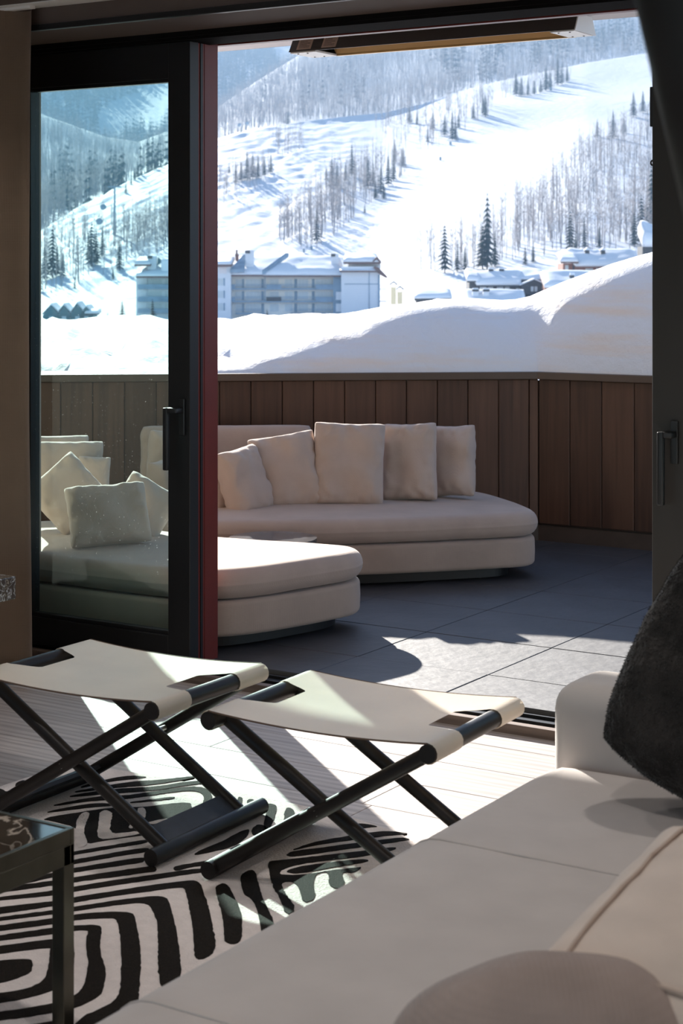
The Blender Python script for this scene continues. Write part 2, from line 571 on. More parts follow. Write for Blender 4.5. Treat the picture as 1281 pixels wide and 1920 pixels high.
# back wall behind the camera; its two unseen windows are added for fill light
bwb = struct('wall_back', box(XL - .2, XR + .2, YB - .2, YB, -0.2, 0.15), M_wallp, 'back wall of the living room with tall windows')
struct('wall_panel', box(XL - .2, XR + .2, YB - .2, YB, 2.55, ZC + .15), M_wallp, '', bwb)
for a, b in ((XL - .2, -6.0), (-2.2, -1.9), (1.9, XR + .2)):
    struct('wall_panel', box(a, b, YB - .2, YB, 0.15, 2.55), M_wallp, '', bwb)
for i, (a, b) in enumerate(((-6.0, -2.2), (-1.9, 1.9))):
    fill_win = empty('window_%d' % (i + 1), (a, YB - .1, .15)); tag(fill_win, ('tall window at the left of the back wall', 'tall window at the right of the back wall')[i], kind='structure')
    for q in (0.0, (b - a) / 2 - .03, b - a - .06):
        obj('mullion', box(q, q + .06, -.04, .04, 0, 2.4), M_black, fill_win)
    obj('pane', box(.05, b - a - .05, -.004, .004, .02, 2.38), M_glass2, fill_win)

# ------------------------------------------------------------------ terrace
C0 = Vector((-4.59, 9.43))
DL = Vector((-0.792, -0.617)).normalized()
NL = Vector((-0.617, 0.792)).normalized()     # outward
DRr = Vector((1.0, 0.0)); NR = Vector((0.0, 1.0))
PL, PR = 5.9, 6.5
endL = C0 + DL * PL
terr_poly = [(-9.4, 5.80), (XR + 1, 5.80), (XR + 1, 9.6), (C0.x, 9.6), (endL.x - .1, endL.y + .2)]
terrace = struct('floor_terrace', prism([(-9.5, 5.80), (XR + 1, 5.80), (XR + 1, 9.9), (C0.x - .2, 9.9), (endL.x - .3, endL.y)], -0.4, ZT - 0.004), M_grout, 'dark slate tiled floor of the terrace')
TX, TY = 0.616, 0.585
tile_me = mesh_of('tile', box(-TX / 2 + .002, TX / 2 - .002, -TY / 2 + .002, TY / 2 - .002, -0.03, 0, .002, 1), M_slate)
rnd = random.Random(11)
for i in range(-10, 10):
    for j in range(-1, 6):
        cx = -3.234 + (i + .5) * TX; cy = 6.19 + (j + .5) * TY
        if cy - TY / 2 < 5.8: 
            if j == -1:
                pass
        rel = Vector((cx, cy)) - C0
        if rel.dot(NL) > 0.30 or cy > 9.6 or cx > XR:
            continue
        t = link('tile', tile_me, terrace)
        if j == -1:
            t.scale.y = (6.19 - 5.802) / TY; cy = (6.19 + 5.802) / 2
        t.location = (cx, cy, ZT + rnd.uniform(-.0008, .0008)); t.rotation_euler = (rnd.uniform(-.001, .001), rnd.uniform(-.001, .001), 0)

par = empty('wall_parapet', (C0.x, C0.y, ZT)); tag(par, 'brown stained board parapet around the terrace', kind='structure')
def along(org, dr, nr):
    """matrix: local x along the wall, y outward"""
    return Matrix(((dr.x, nr.x, 0, 0), (dr.y, nr.y, 0, 0), (0, 0, 1, 0), (0, 0, 0, 1)))
MLft = along(C0, DL, NL); MRgt = along(C0, DRr, NR)
BW = 0.185
bd_me = mesh_of('board', box(.002, BW - .002, 0, .022, .14 - ZT, 1.0 - ZT, .003, 1), M_cedar)
bd_me2 = mesh_of('board', box(.002, .204 - .002, 0, .022, .14 - ZT, 1.0 - ZT, .003, 1), M_cedar)
post_me = mesh_of('corner_post', box(.0, .052, -.004, .03, .14 - ZT, 1.0 - ZT, .003, 1), M_cedar)
def par_part(o, M):
    o.matrix_local = M
    return o
o = link('corner_post', post_me, par); o.matrix_local = MLft
for k in range(int(PL / BW)):
    o = link('board', bd_me, par); o.matrix_local = MLft @ Matrix.Translation((.054 + k * BW, 0, 0))
for k in range(int(PR / .204)):
    o = link('board', bd_me2, par); o.matrix_local = MRgt @ Matrix.Translation((.004 + k * .204, 0, 0))
for M, L in ((MLft, PL), (MRgt, PR)):
    o = obj('core', box(-.02, L, .03, .30, -.3, .99 - ZT), M_kick, par); o.matrix_local = M
    o = obj('kick_board', box(-.02, L, .012, .04, -.005, .128 - ZT), M_kick, par); o.matrix_local = M
    o = obj('coping', box(-.012, L, -.028, .36, 1.002 - ZT, 1.046 - ZT, .004, 2), M_cap, par); o.matrix_local = M

# overhang of the roof above the terrace
ovh = struct('ceiling_overhang', box(-14, 6, 5.90, 7.9, 2.885, 3.3), M_soffit, 'pale soffit of the roof overhang above the terrace')
struct('fascia', box(-14, 6, 7.9, 7.94, 2.89, 3.4), M_ext, '', ovh)

# ------------------------------------------------------------------ sliding doors
def handle(parent, xp, xb, yf, z0, flip):
    """long vertical pull on a backplate; yf is the face of the stile towards the room"""
    h = obj('handle', box(xp - .014, xp + .014, yf - .012, yf, z0 - .02, z0 + .13, .003, 2), M_black, parent)
    bm = bmesh.new()
    bm_box(bm, min(xp, xb) - .011, max(xp, xb) + .011, yf - .062, yf - .01, z0 + .072, z0 + .094, .006, 3)
    bm_box(bm, xb - .012, xb + .012, yf - .066, yf - .044, z0 - .16, z0 + .094, .005, 3)
    obj('lever', bm, M_black, h, True)
    return h

def door(name, x0, x1, y0, label, stile_l, stile_r, mat, ztop=2.585):
    d = empty(name, (x0, y0, ZT)); tag(d, label, kind='structure')
    th = .06; w = x1 - x0; zb, zt = .004, ztop - ZT
    obj('stile', box(0, stile_l, 0, th, zb, zt, .002, 1), mat, d)
    obj('stile', box(w - stile_r, w, 0, th, zb, zt, .002, 1), mat, d)
    obj('top_rail', box(stile_l, w - stile_r, 0, th, 2.44 - ZT, zt, .002, 1), mat, d)
    obj('bottom_rail', box(stile_l, w - stile_r, 0, th, zb, .155 - ZT, .002, 1), mat, d)
    bm = bmesh.new()
    for (a, b, c, e) in ((stile_l, w - stile_r, 2.425 - ZT, 2.445 - ZT), (stile_l, w - stile_r, .15 - ZT, .172 - ZT)):
        bm_box(bm, a, b, .012, .048, c, e, .004, 2)
    obj('glazing_bead', bm, mat, d)
    obj('pane', box(stile_l - .004, w - stile_r + .004, .027, .033, .15 - ZT, 2.44 - ZT), M_glass, d)
    return d

d1 = door('door_1', -5.33, -4.31, 5.64, 'black framed sliding glass door on the left', .155, .112, M_black)
handle(d1, 1.02 - .035, 1.02 - .078, 0, .98 - ZT + .02, False)
d2 = door('door_2', -2.343, -0.95, 5.72, 'dark bronze sliding glass door at the right edge', .17, .16, M_bronze)
handle(d2, .085, .055, 0, .98 - ZT + .02, True)
# small latch hardware on the edge of the right door
obj('latch', box(-.010, .006, .0, .03, 2.12, 2.26, .004, 2), M_black, d2)
bm = bmesh.new()
for k in range(16):
    a0, a1 = 2 * PI * k / 16, 2 * PI * (k + 1) / 16
    bm_tube(bm, (-.008 + .009 * math.cos(a0), .03, 1.995 + .009 * math.sin(a0)), (-.008 + .009 * math.cos(a1), .03, 1.995 + .009 * math.sin(a1)), .0035, seg=8)
obj('ring_pull', bm, M_black, d2, True)

jamb = struct('trim_3', box(-4.45, -4.33, 5.715, 5.86, ZT - .03, 2.6, .002, 1), M_red, 'oxblood red door jamb beside the open doorway')
struct('weather_bead', box(-4.333, -4.326, 5.735, 5.75, ZT, 2.59), M_black, '', jamb)
struct('weather_bead', box(-4.333, -4.328, 5.765, 5.772, ZT, 2.59), M_red, '', jamb)

# ================================================================== snow on the parapet
def lerp_table(tab, x):
    if x <= tab[0][0]: return tab[0][1]
    for (a, p), (b, q) in zip(tab[:-1], tab[1:]):
        if x <= b:
            t = (x - a) / (b - a)
            return p + (q - p) * t
    return tab[-1][1]

def snow_mat(name, stain=False, bump=0.5, scale=6.0, tint=(0.74, 0.76, 0.80)):
    m = principled(name, tint, rough=0.75, spec=0.25)
    nt = m.node_tree; b = nt.nodes['Principled BSDF']
    tc = nt.nodes.new('ShaderNodeTexCoord')
    n = nt.nodes.new('ShaderNodeTexNoise'); n.inputs['Scale'].default_value = scale; n.inputs['Detail'].default_value = 8
    n.inputs['Roughness'].default_value = 0.6
    nt.links.new(tc.outputs['Object'], n.inputs['Vector'])
    bp = nt.nodes.new('ShaderNodeBump'); bp.inputs['Strength'].default_value = bump; bp.inputs['Distance'].default_value = 0.05
    nt.links.new(n.outputs['Fac'], bp.inputs['Height']); nt.links.new(bp.outputs['Normal'], b.inputs['Normal'])
    if stain:   # brownish melt layers inside the old snow
        mp = nt.nodes.new('ShaderNodeMapping'); mp.inputs['Scale'].default_value = (0.8, 0.8, 7.0)
        nt.links.new(tc.outputs['Object'], mp.inputs['Vector'])
        n2 = nt.nodes.new('ShaderNodeTexNoise'); n2.inputs['Scale'].default_value = 1.6; n2.inputs['Detail'].default_value = 6
        nt.links.new(mp.outputs['Vector'], n2.inputs['Vector'])
        r = nt.nodes.new('ShaderNodeValToRGB')
        r.color_ramp.elements[0].position = 0.48; r.color_ramp.elements[1].position = 0.78
        r.color_ramp.elements[0].color = (*tint, 1); r.color_ramp.elements[1].color = (0.80, 0.68, 0.58, 1)
        nt.links.new(n2.outputs['Fac'], r.inputs['Fac']); nt.links.new(r.outputs['Color'], b.inputs['Base Color'])
    return m

M_bank = snow_mat('old_snow', stain=True, bump=0.35, scale=9.0)
M_snow = snow_mat('roof_snow', bump=0.2, scale=1.0)

TOP = [(-400, 596), (68, 597), (316, 598), (408, 597), (470, 592), (560, 589), (650, 588), (750, 572), (830, 563), (880, 562), (940, 568), (1000, 557), (1060, 531), (1120, 506), (1180, 486), (1230, 474), (1400, 455), (2200, 440)]
RIDGE = [(-400, 701), (316, 698), (408, 688), (460, 678), (520, 662), (600, 637), (680, 608), (760, 578), (830, 566), (880, 565), (940, 571), (1000, 561), (1060, 535), (1120, 511), (1180, 491), (1230, 479), (1400, 460), (2200, 445)]
def bank():
    stations = []
    t = PL - .35
    while t > 0.06:
        stations.append((C0 + DL * t, NL)); t -= 0.055
    for k in range(9):
        a = k / 8
        nn = (NL * (1 - a) + NR * a).normalized()
        stations.append((C0, nn))
    t = 0.055
    while t < PR:
        stations.append((C0 + DRr * t, NR)); t += 0.055
    S = [0.0, .02, .05, .09, .14, .2, .27, .35, .44, .54, .66, .8, .95, 1.1, 1.3, 1.5, 1.75, 2.0, 2.3, 2.6, 2.9, 3.2, 3.6, 4.0, 4.5, 5.0, 5.6, 6.4, 7.5, 9.0, 11, 12, 12.2]
    bm = bmesh.new()
    prev = None
    zc = 1.046
    for P, nn in stations:
        col = []
        xx = CS * P.x + SN * P.y; dd = -SN * P.x + CS * P.y
        u = 640.5 + xx / dd * F
        yr, yt = lerp_table(RIDGE, u), lerp_table(TOP, u)
        steep = max(0.0, min(1.0, (700 - yr) / 135.0))          # 0: gentle drift, 1: tall cut face
        def col_of(s):
            q = P + nn * s
            return 640.5 + (CS * q.x + SN * q.y) / (-SN * q.x + CS * q.y) * F
        yr, yt = lerp_table(RIDGE, col_of(.16 + .42 * steep)), lerp_table(TOP, col_of(4.6 - 3.3 * steep))
        s_c = 4.6 - 3.3 * steep                                  # where the crest lies
        s_f = 0.16 + 0.42 * steep
        for s in S:
            q = P + nn * (s + 0.02)
            d = -SN * q.x + CS * q.y
            qf, qc = P + nn * s_f, P + nn * s_c
            zr = EYE + (HZ - yr) / F * (-SN * qf.x + CS * qf.y)
            zt = EYE + (HZ - yt) / F * (-SN * qc.x + CS * qc.y)
            if s <= s_f:
                f_ = s / s_f
                z = zc + (zr - zc) * (math.sin(f_ * PI / 2) ** 0.8)
            elif s <= s_c:
                f_ = (s - s_f) / (s_c - s_f)
                z = zr + (zt - zr) * (f_ * (1.6 - .6 * f_))
            else:
                e = s - s_c
                z = zt - 0.02 * e * e - 0.03 * e
            if s >= 12.2: z = -12.0
            amp = min(1.0, s / 0.25)
            vv = Vector((q.x, q.y, 0))
            lump = noise.noise(vv * 1.3) * (.025 + .03 * (1 - steep)) + noise.noise(vv * 3.1 + Vector((5, 2, 1))) * (.012 + .065 * (1 - steep) ** 3) + noise.noise(vv * 8.0) * (.008 + .022 * (1 - steep) ** 2) + noise.noise(vv * 19.0) * .004
            # rough chunks in the drift in front of the hotel
            ck = max(0.0, noise.noise(vv * 2.6 + Vector((3, 9, 0)))) * 0.10 * (1 - steep) ** 2 * (1 if 0.2 < s < 2.2 else 0.25)
            z += (lump + ck) * amp
            jit = noise.noise(Vector((q.x * 4, q.y * 4, z * 5))) * 0.03 * amp
            col.append(bm.verts.new((q.x + nn.x * jit, q.y + nn.y * jit, max(z, -12) if s >= 12.2 else z)))
        if prev:
            for a in range(len(S) - 1):
                bm.faces.new((prev[a], col[a], col[a + 1], prev[a + 1]))
        prev = col
    bmesh.ops.recalc_face_normals(bm, faces=bm.faces)
    up = sum(f.normal.z for f in bm.faces)
    if up < 0: bmesh.ops.reverse_faces(bm, faces=bm.faces)
    return bm
sb = obj('snow_bank', bank(), M_bank, None, True)
tag(sb, 'deep bank of old snow piled on the parapet coping', 'snow bank')

# ================================================================== valley and mountains
Y1 = [(-1500, 560), (-700, 520), (-100, 470), (70, 438), (150, 388), (230, 345), (316, 304), (408, 262), (480, 243), (560, 230), (640, 224), (720, 218), (790, 200), (830, 184), (900, 160), (960, 146), (1040, 130), (1100, 117), (1230, 96), (1500, 60), (2800, 20)]
Y2 = [(-1500, 330), (-700, 300), (-100, 230), (70, 212), (130, 232), (200, 258), (260, 268), (316, 246), (408, 197), (480, 152), (560, 106), (640, 78), (760, 40), (900, 0), (1230, -60), (1500, -90), (2800, -150)]
Y3 = [(-1500, 60), (-700, 10), (0, -20), (300, 10), (408, -10), (520, 40), (560, 62), (640, 20), (800, -60), (1230, -120), (2800, -200)]
def hill_d1(u):
    return lerp_table([(-1500, 620), (-100, 680), (70, 720), (408, 930), (830, 1180), (1230, 1420), (2800, 2000)], u)

def sstep(x): 
    x = max(0.0, min(1.0, x)); return x * x * (3 - 2 * x)

def hill_z(u, d):
    """height of the land at azimuth u (as a frame column) and distance d"""
    d1 = hill_d1(u)
    y1, y2, y3 = lerp_table(Y1, u), lerp_table(Y2, u), lerp_table(Y3, u)
    z400 = EYE - lerp_table([(690, 96), (780, 60), (1000, 52), (1100, 36)], u) / F * 400
    z460 = EYE - lerp_table([(690, 84), (780, 50), (1000, 36), (1100, 18)], u) / F * 460
    zr = EYE + (HZ - y1) / F * d1
    d2 = d1 + 1150
    z2 = EYE + (HZ - y2) / F * d2
    z3 = EYE + (HZ - y3) / F * 4300
    if d < 400:
        z = -16 + (z400 + 16) * sstep((d - 160) / 140)
    elif d < 460: z = z400 + (z460 - z400) * (d - 400) / 60
    elif d < d1:
        f_ = (d - 460) / (d1 - 460)
        z = z460 + (zr - z460) * (f_ * 0.80 + 0.20 * f_ * f_)
    elif d < d1 + 140:
        f_ = (d - d1) / 140
        z = zr + 4 * f_
    elif d < d2:
        f_ = (d - d1 - 140) / (d2 - d1 - 140)
        z = zr + 4 + (z2 - zr - 4) * (0.72 * f_ + 0.28 * f_ * f_)
    elif d < d2 + 260:
        f_ = (d - d2) / 260
        z = z2 - 30 * math.sin(f_ * PI * .5)
    else:
        f_ = (d - d2 - 260) / (4300 - d2 - 260)
        f_ = min(f_, 1.0)
        z = z2 - 30 + (z3 - z2 + 30) * f_
    return z

def hill_pt(u, d, extra=0.0):
    x = (u - 640.5) / F * d
    p = W(x, d, 0)
    z = hill_z(u, d)
    if d > 470:
        near = 1 if d < hill_d1(u) else 0
        # moguls on the steep open slope, long soft rolls elsewhere
        if near:
            left = sstep((760 - u) / 200) * sstep((d - 480) / 120)
            q = Vector(((3.84 * x - d) * .036, (x + 3.84 * d) * .012, 0.3))
            z += (noise.noise(q) * .8 + noise.noise(q * 1.9) * .6) * (0.10 + 1.1 * left)
            z += noise.noise(Vector((x * .012, d * .008, 4.0))) * 3.0 * sstep((d - 480) / 200) * sstep((hill_d1(u) - d) / 150)
        else:
            z += noise.noise(Vector((x * .006, d * .004, 9.0))) * 7.0
    p.z = z + extra
    return p

def hills():
    us = []
    u = -1500
    while u <= 2800:
        us.append(u)
        u += 5 if 40 <= u <= 1260 else (30 if -200 < u < 1600 else 90)
    ds = list(range(160, 460, 25))
    ts = [i / 190 for i in range(190)]
    bm_verts, faces = [], []
    ncol = None
    for u in us:
        d1 = hill_d1(u)
        col = ds + [460 + (d1 - 460) * t for t in ts] + [d1 + q for q in (0, 30, 60, 100, 140)] + [d1 + 140 + 1010 * k / 40 for k in range(1, 41)]
        col += [d1 + 1150 + q for q in (60, 130, 200, 260)] + [d1 + 1410 + (4300 - d1 - 1410) * k / 24 for k in range(1, 25)]
        ncol = len(col)
        for d in col:
            bm_verts.append(hill_pt(u, d))
    for i in range(len(us) - 1):
        for j in range(ncol - 1):
            a = i * ncol + j
            faces.append((a, a + ncol, a + ncol + 1, a + 1))
    me = bpy.data.meshes.new('ground_mountain')
    me.from_pydata([tuple(v) for v in bm_verts], [], faces)
    me.polygons.foreach_set('use_smooth', [True] * len(me.polygons))
    me.update()
    return me

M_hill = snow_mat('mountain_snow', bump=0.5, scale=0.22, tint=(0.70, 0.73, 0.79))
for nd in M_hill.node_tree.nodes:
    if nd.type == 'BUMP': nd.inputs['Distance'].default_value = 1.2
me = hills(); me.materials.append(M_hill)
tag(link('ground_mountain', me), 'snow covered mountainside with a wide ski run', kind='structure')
# level snow all around the house, down in the valley
gm = bmesh.new()
bmesh.ops.create_circle(gm, cap_ends=True, segments=64, radius=6000)
for v in gm.verts: v.co.z = -17.5
tag(obj('ground_valley', gm, M_snow), 'snow covered valley floor around the house', kind='structure')

# ------------------------------------------------------------------ trees
M_aspen = principled('aspen_bark', (0.34, 0.31, 0.31), rough=0.9, spec=0.1)
M_needle = principled('spruce_needles', (0.030, 0.050, 0.052), rough=0.85, spec=0.2, var=0.4, var_scale=1.2)
M_trunk = principled('spruce_trunk', (0.10, 0.075, 0.06), rough=0.9)

def aspen_proto(seedv, nb=16, twigs=2, spread=0.17):
    rn = random.Random(seedv)
    V, T = [], []
    def cone(a, b, r):
        a, b = Vector(a), Vector(b)
        d = (b - a).normalized()
        s = d.orthogonal().normalized(); t = d.cross(s)
        k = len(V)
        for i in range(3):
            an = 2 * PI * i / 3
            V.append(a + (s * math.cos(an) + t * math.sin(an)) * r)
        V.append(b)
        T.extend([(k, k + 1, k + 3), (k + 1, k + 2, k + 3), (k + 2, k, k + 3)])
    bend = Vector((rn.uniform(-.03, .03), rn.uniform(-.03, .03), 1.0))
    cone((0, 0, -.03), bend, 0.0105)
    for b in range(nb):
        h = rn.uniform(.30, .96)
        an = rn.uniform(0, 2 * PI)
        L = spread * (1.15 - h) * rn.uniform(.7, 1.5)
        o = Vector((bend.x * h, bend.y * h, h))
        e = o + Vector((math.cos(an) * L * .75, math.sin(an) * L * .75, L * rn.uniform(.5, 1.1)))
        cone(o, e, 0.0042)
        for q in range(twigs):
            m_ = o.lerp(e, rn.uniform(.3, .8))
            a2 = an + rn.uniform(-1.2, 1.2)
            l2 = L * rn.uniform(.35, .6)
            cone(m_, m_ + Vector((math.cos(a2) * l2 * .7, math.sin(a2) * l2 * .7, l2 * .7)), 0.0028)
    return np.array([tuple(v) for v in V], dtype=np.float32), np.array(T, dtype=np.int32)

def spruce_proto(seedv, tiers=13, pts=11, width=0.17, gap=0.0):
    rn = random.Random(seedv)
    V, T, MI = [], [], []
    k = 0
    for i in range(5):
        an = 2 * PI * i / 5
        V.append((math.cos(an) * .016, math.sin(an) * .016, -.04))
    V.append((0, 0, .95))
    for i in range(5):
        T.append((i, (i + 1) % 5, 5)); MI.append(1)
    for t in range(tiers):
        f_ = t / (tiers - 1)
        z = .10 + .86 * f_ ** .92
        R = width * (1 - f_) ** .85 * rn.uniform(.82, 1.12) + .012
        hh = .11 * (1 - f_ * .55)
        k = len(V)
        V.append((0, 0, z + hh * .75))
        n = pts * 2
        ph = rn.uniform(0, 6)
        for i in range(n):
            an = ph + 2 * PI * i / n
            rr = R * (rn.uniform(.8, 1.15) if i % 2 == 0 else rn.uniform(.30, .48))
            zz = z - (hh * .55 * rn.uniform(.5, 1.2) if i % 2 == 0 else -hh * .12)
            V.append((math.cos(an) * rr, math.sin(an) * rr, zz))
        for i in range(n):
            T.append((k, k + 1 + i, k + 1 + (i + 1) % n)); MI.append(0)
    return np.array(V, dtype=np.float32), np.array(T, dtype=np.int32), MI

def np_mesh(name, V, T, mats, MI=None):
    me = bpy.data.meshes.new(name)
    nv, nf = len(V), len(T)
    me.vertices.add(nv); me.vertices.foreach_set('co', V.astype(np.float32).ravel())
    me.loops.add(nf * 3); me.loops.foreach_set('vertex_index', T.astype(np.int32).ravel())
    me.polygons.add(nf)
    me.polygons.foreach_set('loop_start', np.arange(0, nf * 3, 3, dtype=np.int32))
    me.polygons.foreach_set('loop_total', np.full(nf, 3, dtype=np.int32))
    for m in mats: me.materials.append(m)
    if MI is not None:
        me.polygons.foreach_set('material_index', np.array(MI, dtype=np.int32))
    me.update(calc_edges=True)
    return me

def scatter_mesh(name, protos, spots, mats):
    """joins many scaled, turned copies (x, y, z, height, widen) of the prototypes"""
    VV, TT, MM, k = [], [], [], 0
    for i, (p, h, wd, rot, pi) in enumerate(spots):
        pr = protos[pi]
        V, T = pr[0], pr[1]
        c, s = math.cos(rot), math.sin(rot)
        Q = np.empty_like(V)
        Q[:, 0] = (V[:, 0] * c - V[:, 1] * s) * h * wd + p.x
        Q[:, 1] = (V[:, 0] * s + V[:, 1] * c) * h * wd + p.y
        Q[:, 2] = V[:, 2] * h + p.z
        VV.append(Q); TT.append(T + k); k += len(V)
        if len(pr) > 2: MM += pr[2]
    return np_mesh(name, np.concatenate(VV), np.concatenate(TT), mats, MM if MM else None)

def inside(poly, x, y):
    r = False
    n = len(poly)
    for i in range(n):
        x1, y1 = poly[i]; x2, y2 = poly[(i + 1) % n]
        if (y1 > y) != (y2 > y) and x < (x2 - x1) * (y - y1) / (y2 - y1) + x1:
            r = not r
    return r

def hill_hit(u, v, dmin=462, dmax=None):
    """first place along the sight line where the land reaches the given row"""
    d1 = hill_d1(u) if dmax is None else dmax
    lo, hi = dmin, d1
    f_ = lambda d: HZ - (hill_z(u, d) - EYE) / d * F - v
    if f_(hi) > 0: return None
    for _ in range(40):
        mid = (lo + hi) / 2
        if f_(mid) > 0: lo = mid
        else: hi = mid
    return hi

rt = random.Random(21)
aspens = []       # (point, height, widen, rot, proto, screen size)
def grow_aspens(poly, n, hmin, hmax, far=False, zone=''):
    us = [p[0] for p in poly]; vs = [p[1] for p in poly]
    c = 0; tries = 0
    while c < n and tries < n * 12:
        tries += 1
        u, v = rt.uniform(min(us), max(us)), rt.uniform(min(vs), max(vs))
        if not inside(poly, u, v): continue
        if not far and noise.noise(Vector((u * .02, v * .03, 2.0))) < -0.25 and rt.random() < .7: continue
        if far:
            d1 = hill_d1(u); d = hill_hit(u, v, d1 + 6, d1 + 1149)
        else:
            d = hill_hit(u, v)
        if d is None: continue
        h = rt.uniform(hmin, hmax)
        aspens.append((hill_pt(u, d, -.3), h, rt.uniform(.8, 1.25), rt.uniform(0, 6.28), rt.randrange(5), h / d * F, zone))
        c += 1

# stands of bare aspen on the near slope (rows/columns are where their feet stand)
grow_aspens([(880, 500), (930, 440), (1000, 372), (1060, 322), (1130, 262), (1232, 235), (1300, 230), (1300, 470), (1060, 476)], 900, 9, 17, zone='in the dense stand behind the chalets')
grow_aspens([(1060, 322), (1130, 262), (1180, 225), (1260, 190), (1260, 260)], 90, 8, 13, zone='at the upper edge of the right stand')
grow_aspens([(505, 455), (560, 400), (610, 350), (660, 318), (745, 292), (768, 315), (700, 380), (650, 425), (600, 465)], 330, 10, 18, zone='in the grove between mogul slope and ski run')
grow_aspens([(405, 345), (430, 322), (505, 316), (500, 350), (440, 372), (412, 385)], 90, 8, 13, zone='around the spruce clump by the red jamb')
grow_aspens([(500, 262), (560, 248), (575, 275), (530, 300)], 45, 9, 15, zone='in the small group high on the mogul slope')
grow_aspens([(700, 240), (780, 205), (925, 180), (925, 215), (860, 250), (800, 275), (720, 265)], 220, 10, 17, zone='on the brow where the ski run narrows')
grow_aspens([(940, 160), (1070, 130), (1080, 150), (1000, 185), (940, 190)], 90, 10, 17, zone='in the clump at the top of the ski run')
grow_aspens([(780, 480), (905, 470), (905, 505), (790, 512)], 26, 10, 17, zone='beside the tall spruces below the ski run')
grow_aspens([(60, 455), (160, 420), (330, 400), (330, 470), (250, 500), (70, 560)], 260, 8, 15, zone='on the slope seen through the glass door')
grow_aspens([(200, 470), (330, 380), (330, 470), (260, 480)], 120, 9, 15, zone='above the apartment house in the glass door')
near_aspens = sorted(aspens, key=lambda a: -a[5])
aspens = []
# the grey forest of the second ridge
second = [(40, 440)] + [(u, lerp_table(Y1, u) + 4) for u in range(40, 1261, 40)] + [(u, max(lerp_table(Y2, u) + 2, -30)) for u in range(1260, 39, -40)]
grow_aspens(second, 21000, 12, 20, True)
grow_aspens([(400, 250), (400, 200), (480, 154), (560, 108), (640, 80), (720, 60), (720, 150), (560, 190)], 3500, 11, 17, True)
far_aspens = aspens
AP = [aspen_proto(i) for i in range(5)]
AF = [aspen_proto(20 + i, nb=8, twigs=0, spread=.16) for i in range(5)]
amesh = [np_mesh('aspen', p[0], p[1], [M_aspen]) for p in AP]
for i, (p, h, wd, rot, pi, sz, zone) in enumerate(near_aspens[:290]):
    o = link('aspen_tree', amesh[pi])
    o.location = p; o.scale = (h * wd, h * wd, h); o.rotation_euler = (0, 0, rot)
    tag(o, 'bare grey aspen ' + zone, 'tree', 'bare aspens ' + zone)
rest = [a[:5] for a in near_aspens[290:]]
tag(link('aspen_grove', scatter_mesh('aspen_grove', AP, rest, [M_aspen])), 'bare grey aspen groves covering the near snowy slope', 'trees', kind='stuff')
tag(link('aspen_forest', scatter_mesh('aspen_forest', AF, [a[:5] for a in far_aspens], [M_aspen])), 'hazy grey aspen forest covering the second ridge', 'forest', kind='stuff')

# spruces: (column of the foot, row of the foot, height in rows)
SP = [spruce_proto(i, width=w) for i, w in enumerate((.19, .22, .17, .25))]
smesh = [np_mesh('spruce', p[0], p[1], [M_needle, M_trunk], p[2]) for p in SP]
spr = {
 'dark spruce at the foot of the right aspen stand': [(914, 506, 148), (834, 512, 98), (858, 510, 62), (872, 508, 50), (905, 505, 90), (928, 500, 70), (985, 497, 40), (1000, 493, 45)],
 'dark spruce among the aspens behind the chalets': [(1070, 470, 80), (1096, 466, 62), (1124, 464, 44), (1190, 462, 70), (1203, 458, 96), (1222, 434, 128), (1214, 452, 60), (1080, 476, 44), (1240, 440, 110)],
 'spruce in the clump on the slope left of the ski run': [(442, 345, 42), (452, 342, 38), (463, 342, 58), (474, 340, 52), (484, 340, 46), (496, 334, 40), (508, 326, 40), (430, 330, 22)],
 'spruce in the grove between the mogul slope and the ski run': [(660, 330, 66), (648, 340, 40), (622, 350, 58), (632, 350, 50), (690, 352, 58), (700, 346, 46), (714, 362, 56), (728, 346, 60), (740, 300, 46), (738, 336, 56), (594, 452, 62), (684, 398, 20), (612, 340, 30), (704, 372, 36), (720, 372, 34), (756, 308, 40)],
 'spruce on the brow where the ski run narrows': [(834, 252, 46), (848, 258, 58), (854, 256, 40), (812, 244, 36), (910, 222, 46), (906, 218, 38), (768, 232, 34), (782, 236, 30), (802, 262, 30), (860, 240, 34), (888, 226, 34)],
 'spruce in the clump at the top of the ski run': [(968, 182, 46), (978, 184, 40), (1024, 172, 50), (1032, 168, 36), (1046, 160, 56), (1054, 158, 44), (1064, 154, 34), (990, 182, 34), (1002, 180, 30), (1014, 176, 30)],
 'spruce on the upper right edge of the ski run': [(1188, 218, 50), (1206, 212, 44), (1150, 262, 56), (1120, 260, 36), (1222, 210, 44), (1170, 250, 34)],
 'spruce on the slope seen through the glass door': [(98, 520, 100), (84, 524, 70), (108, 516, 60), (172, 500, 88), (166, 492, 60), (180, 496, 70), (224, 506, 64), (192, 480, 60), (140, 540, 24), (74, 545, 60), (118, 520, 48), (212, 520, 30)],
 'small spruce on the skyline seen through the glass door': [(290, 314, 30), (252, 338, 28), (258, 334, 34), (246, 346, 22), (236, 362, 22), (266, 330, 20), (302, 308, 18)],
}
far_spr = [(540, 262, 44), (452, 262, 20), (530, 140, 12), (460, 205, 18), (490, 205, 18), (435, 203, 14)]
ORD = 'first second third fourth fifth sixth seventh eighth ninth tenth eleventh twelfth thirteenth fourteenth fifteenth sixteenth'.split()
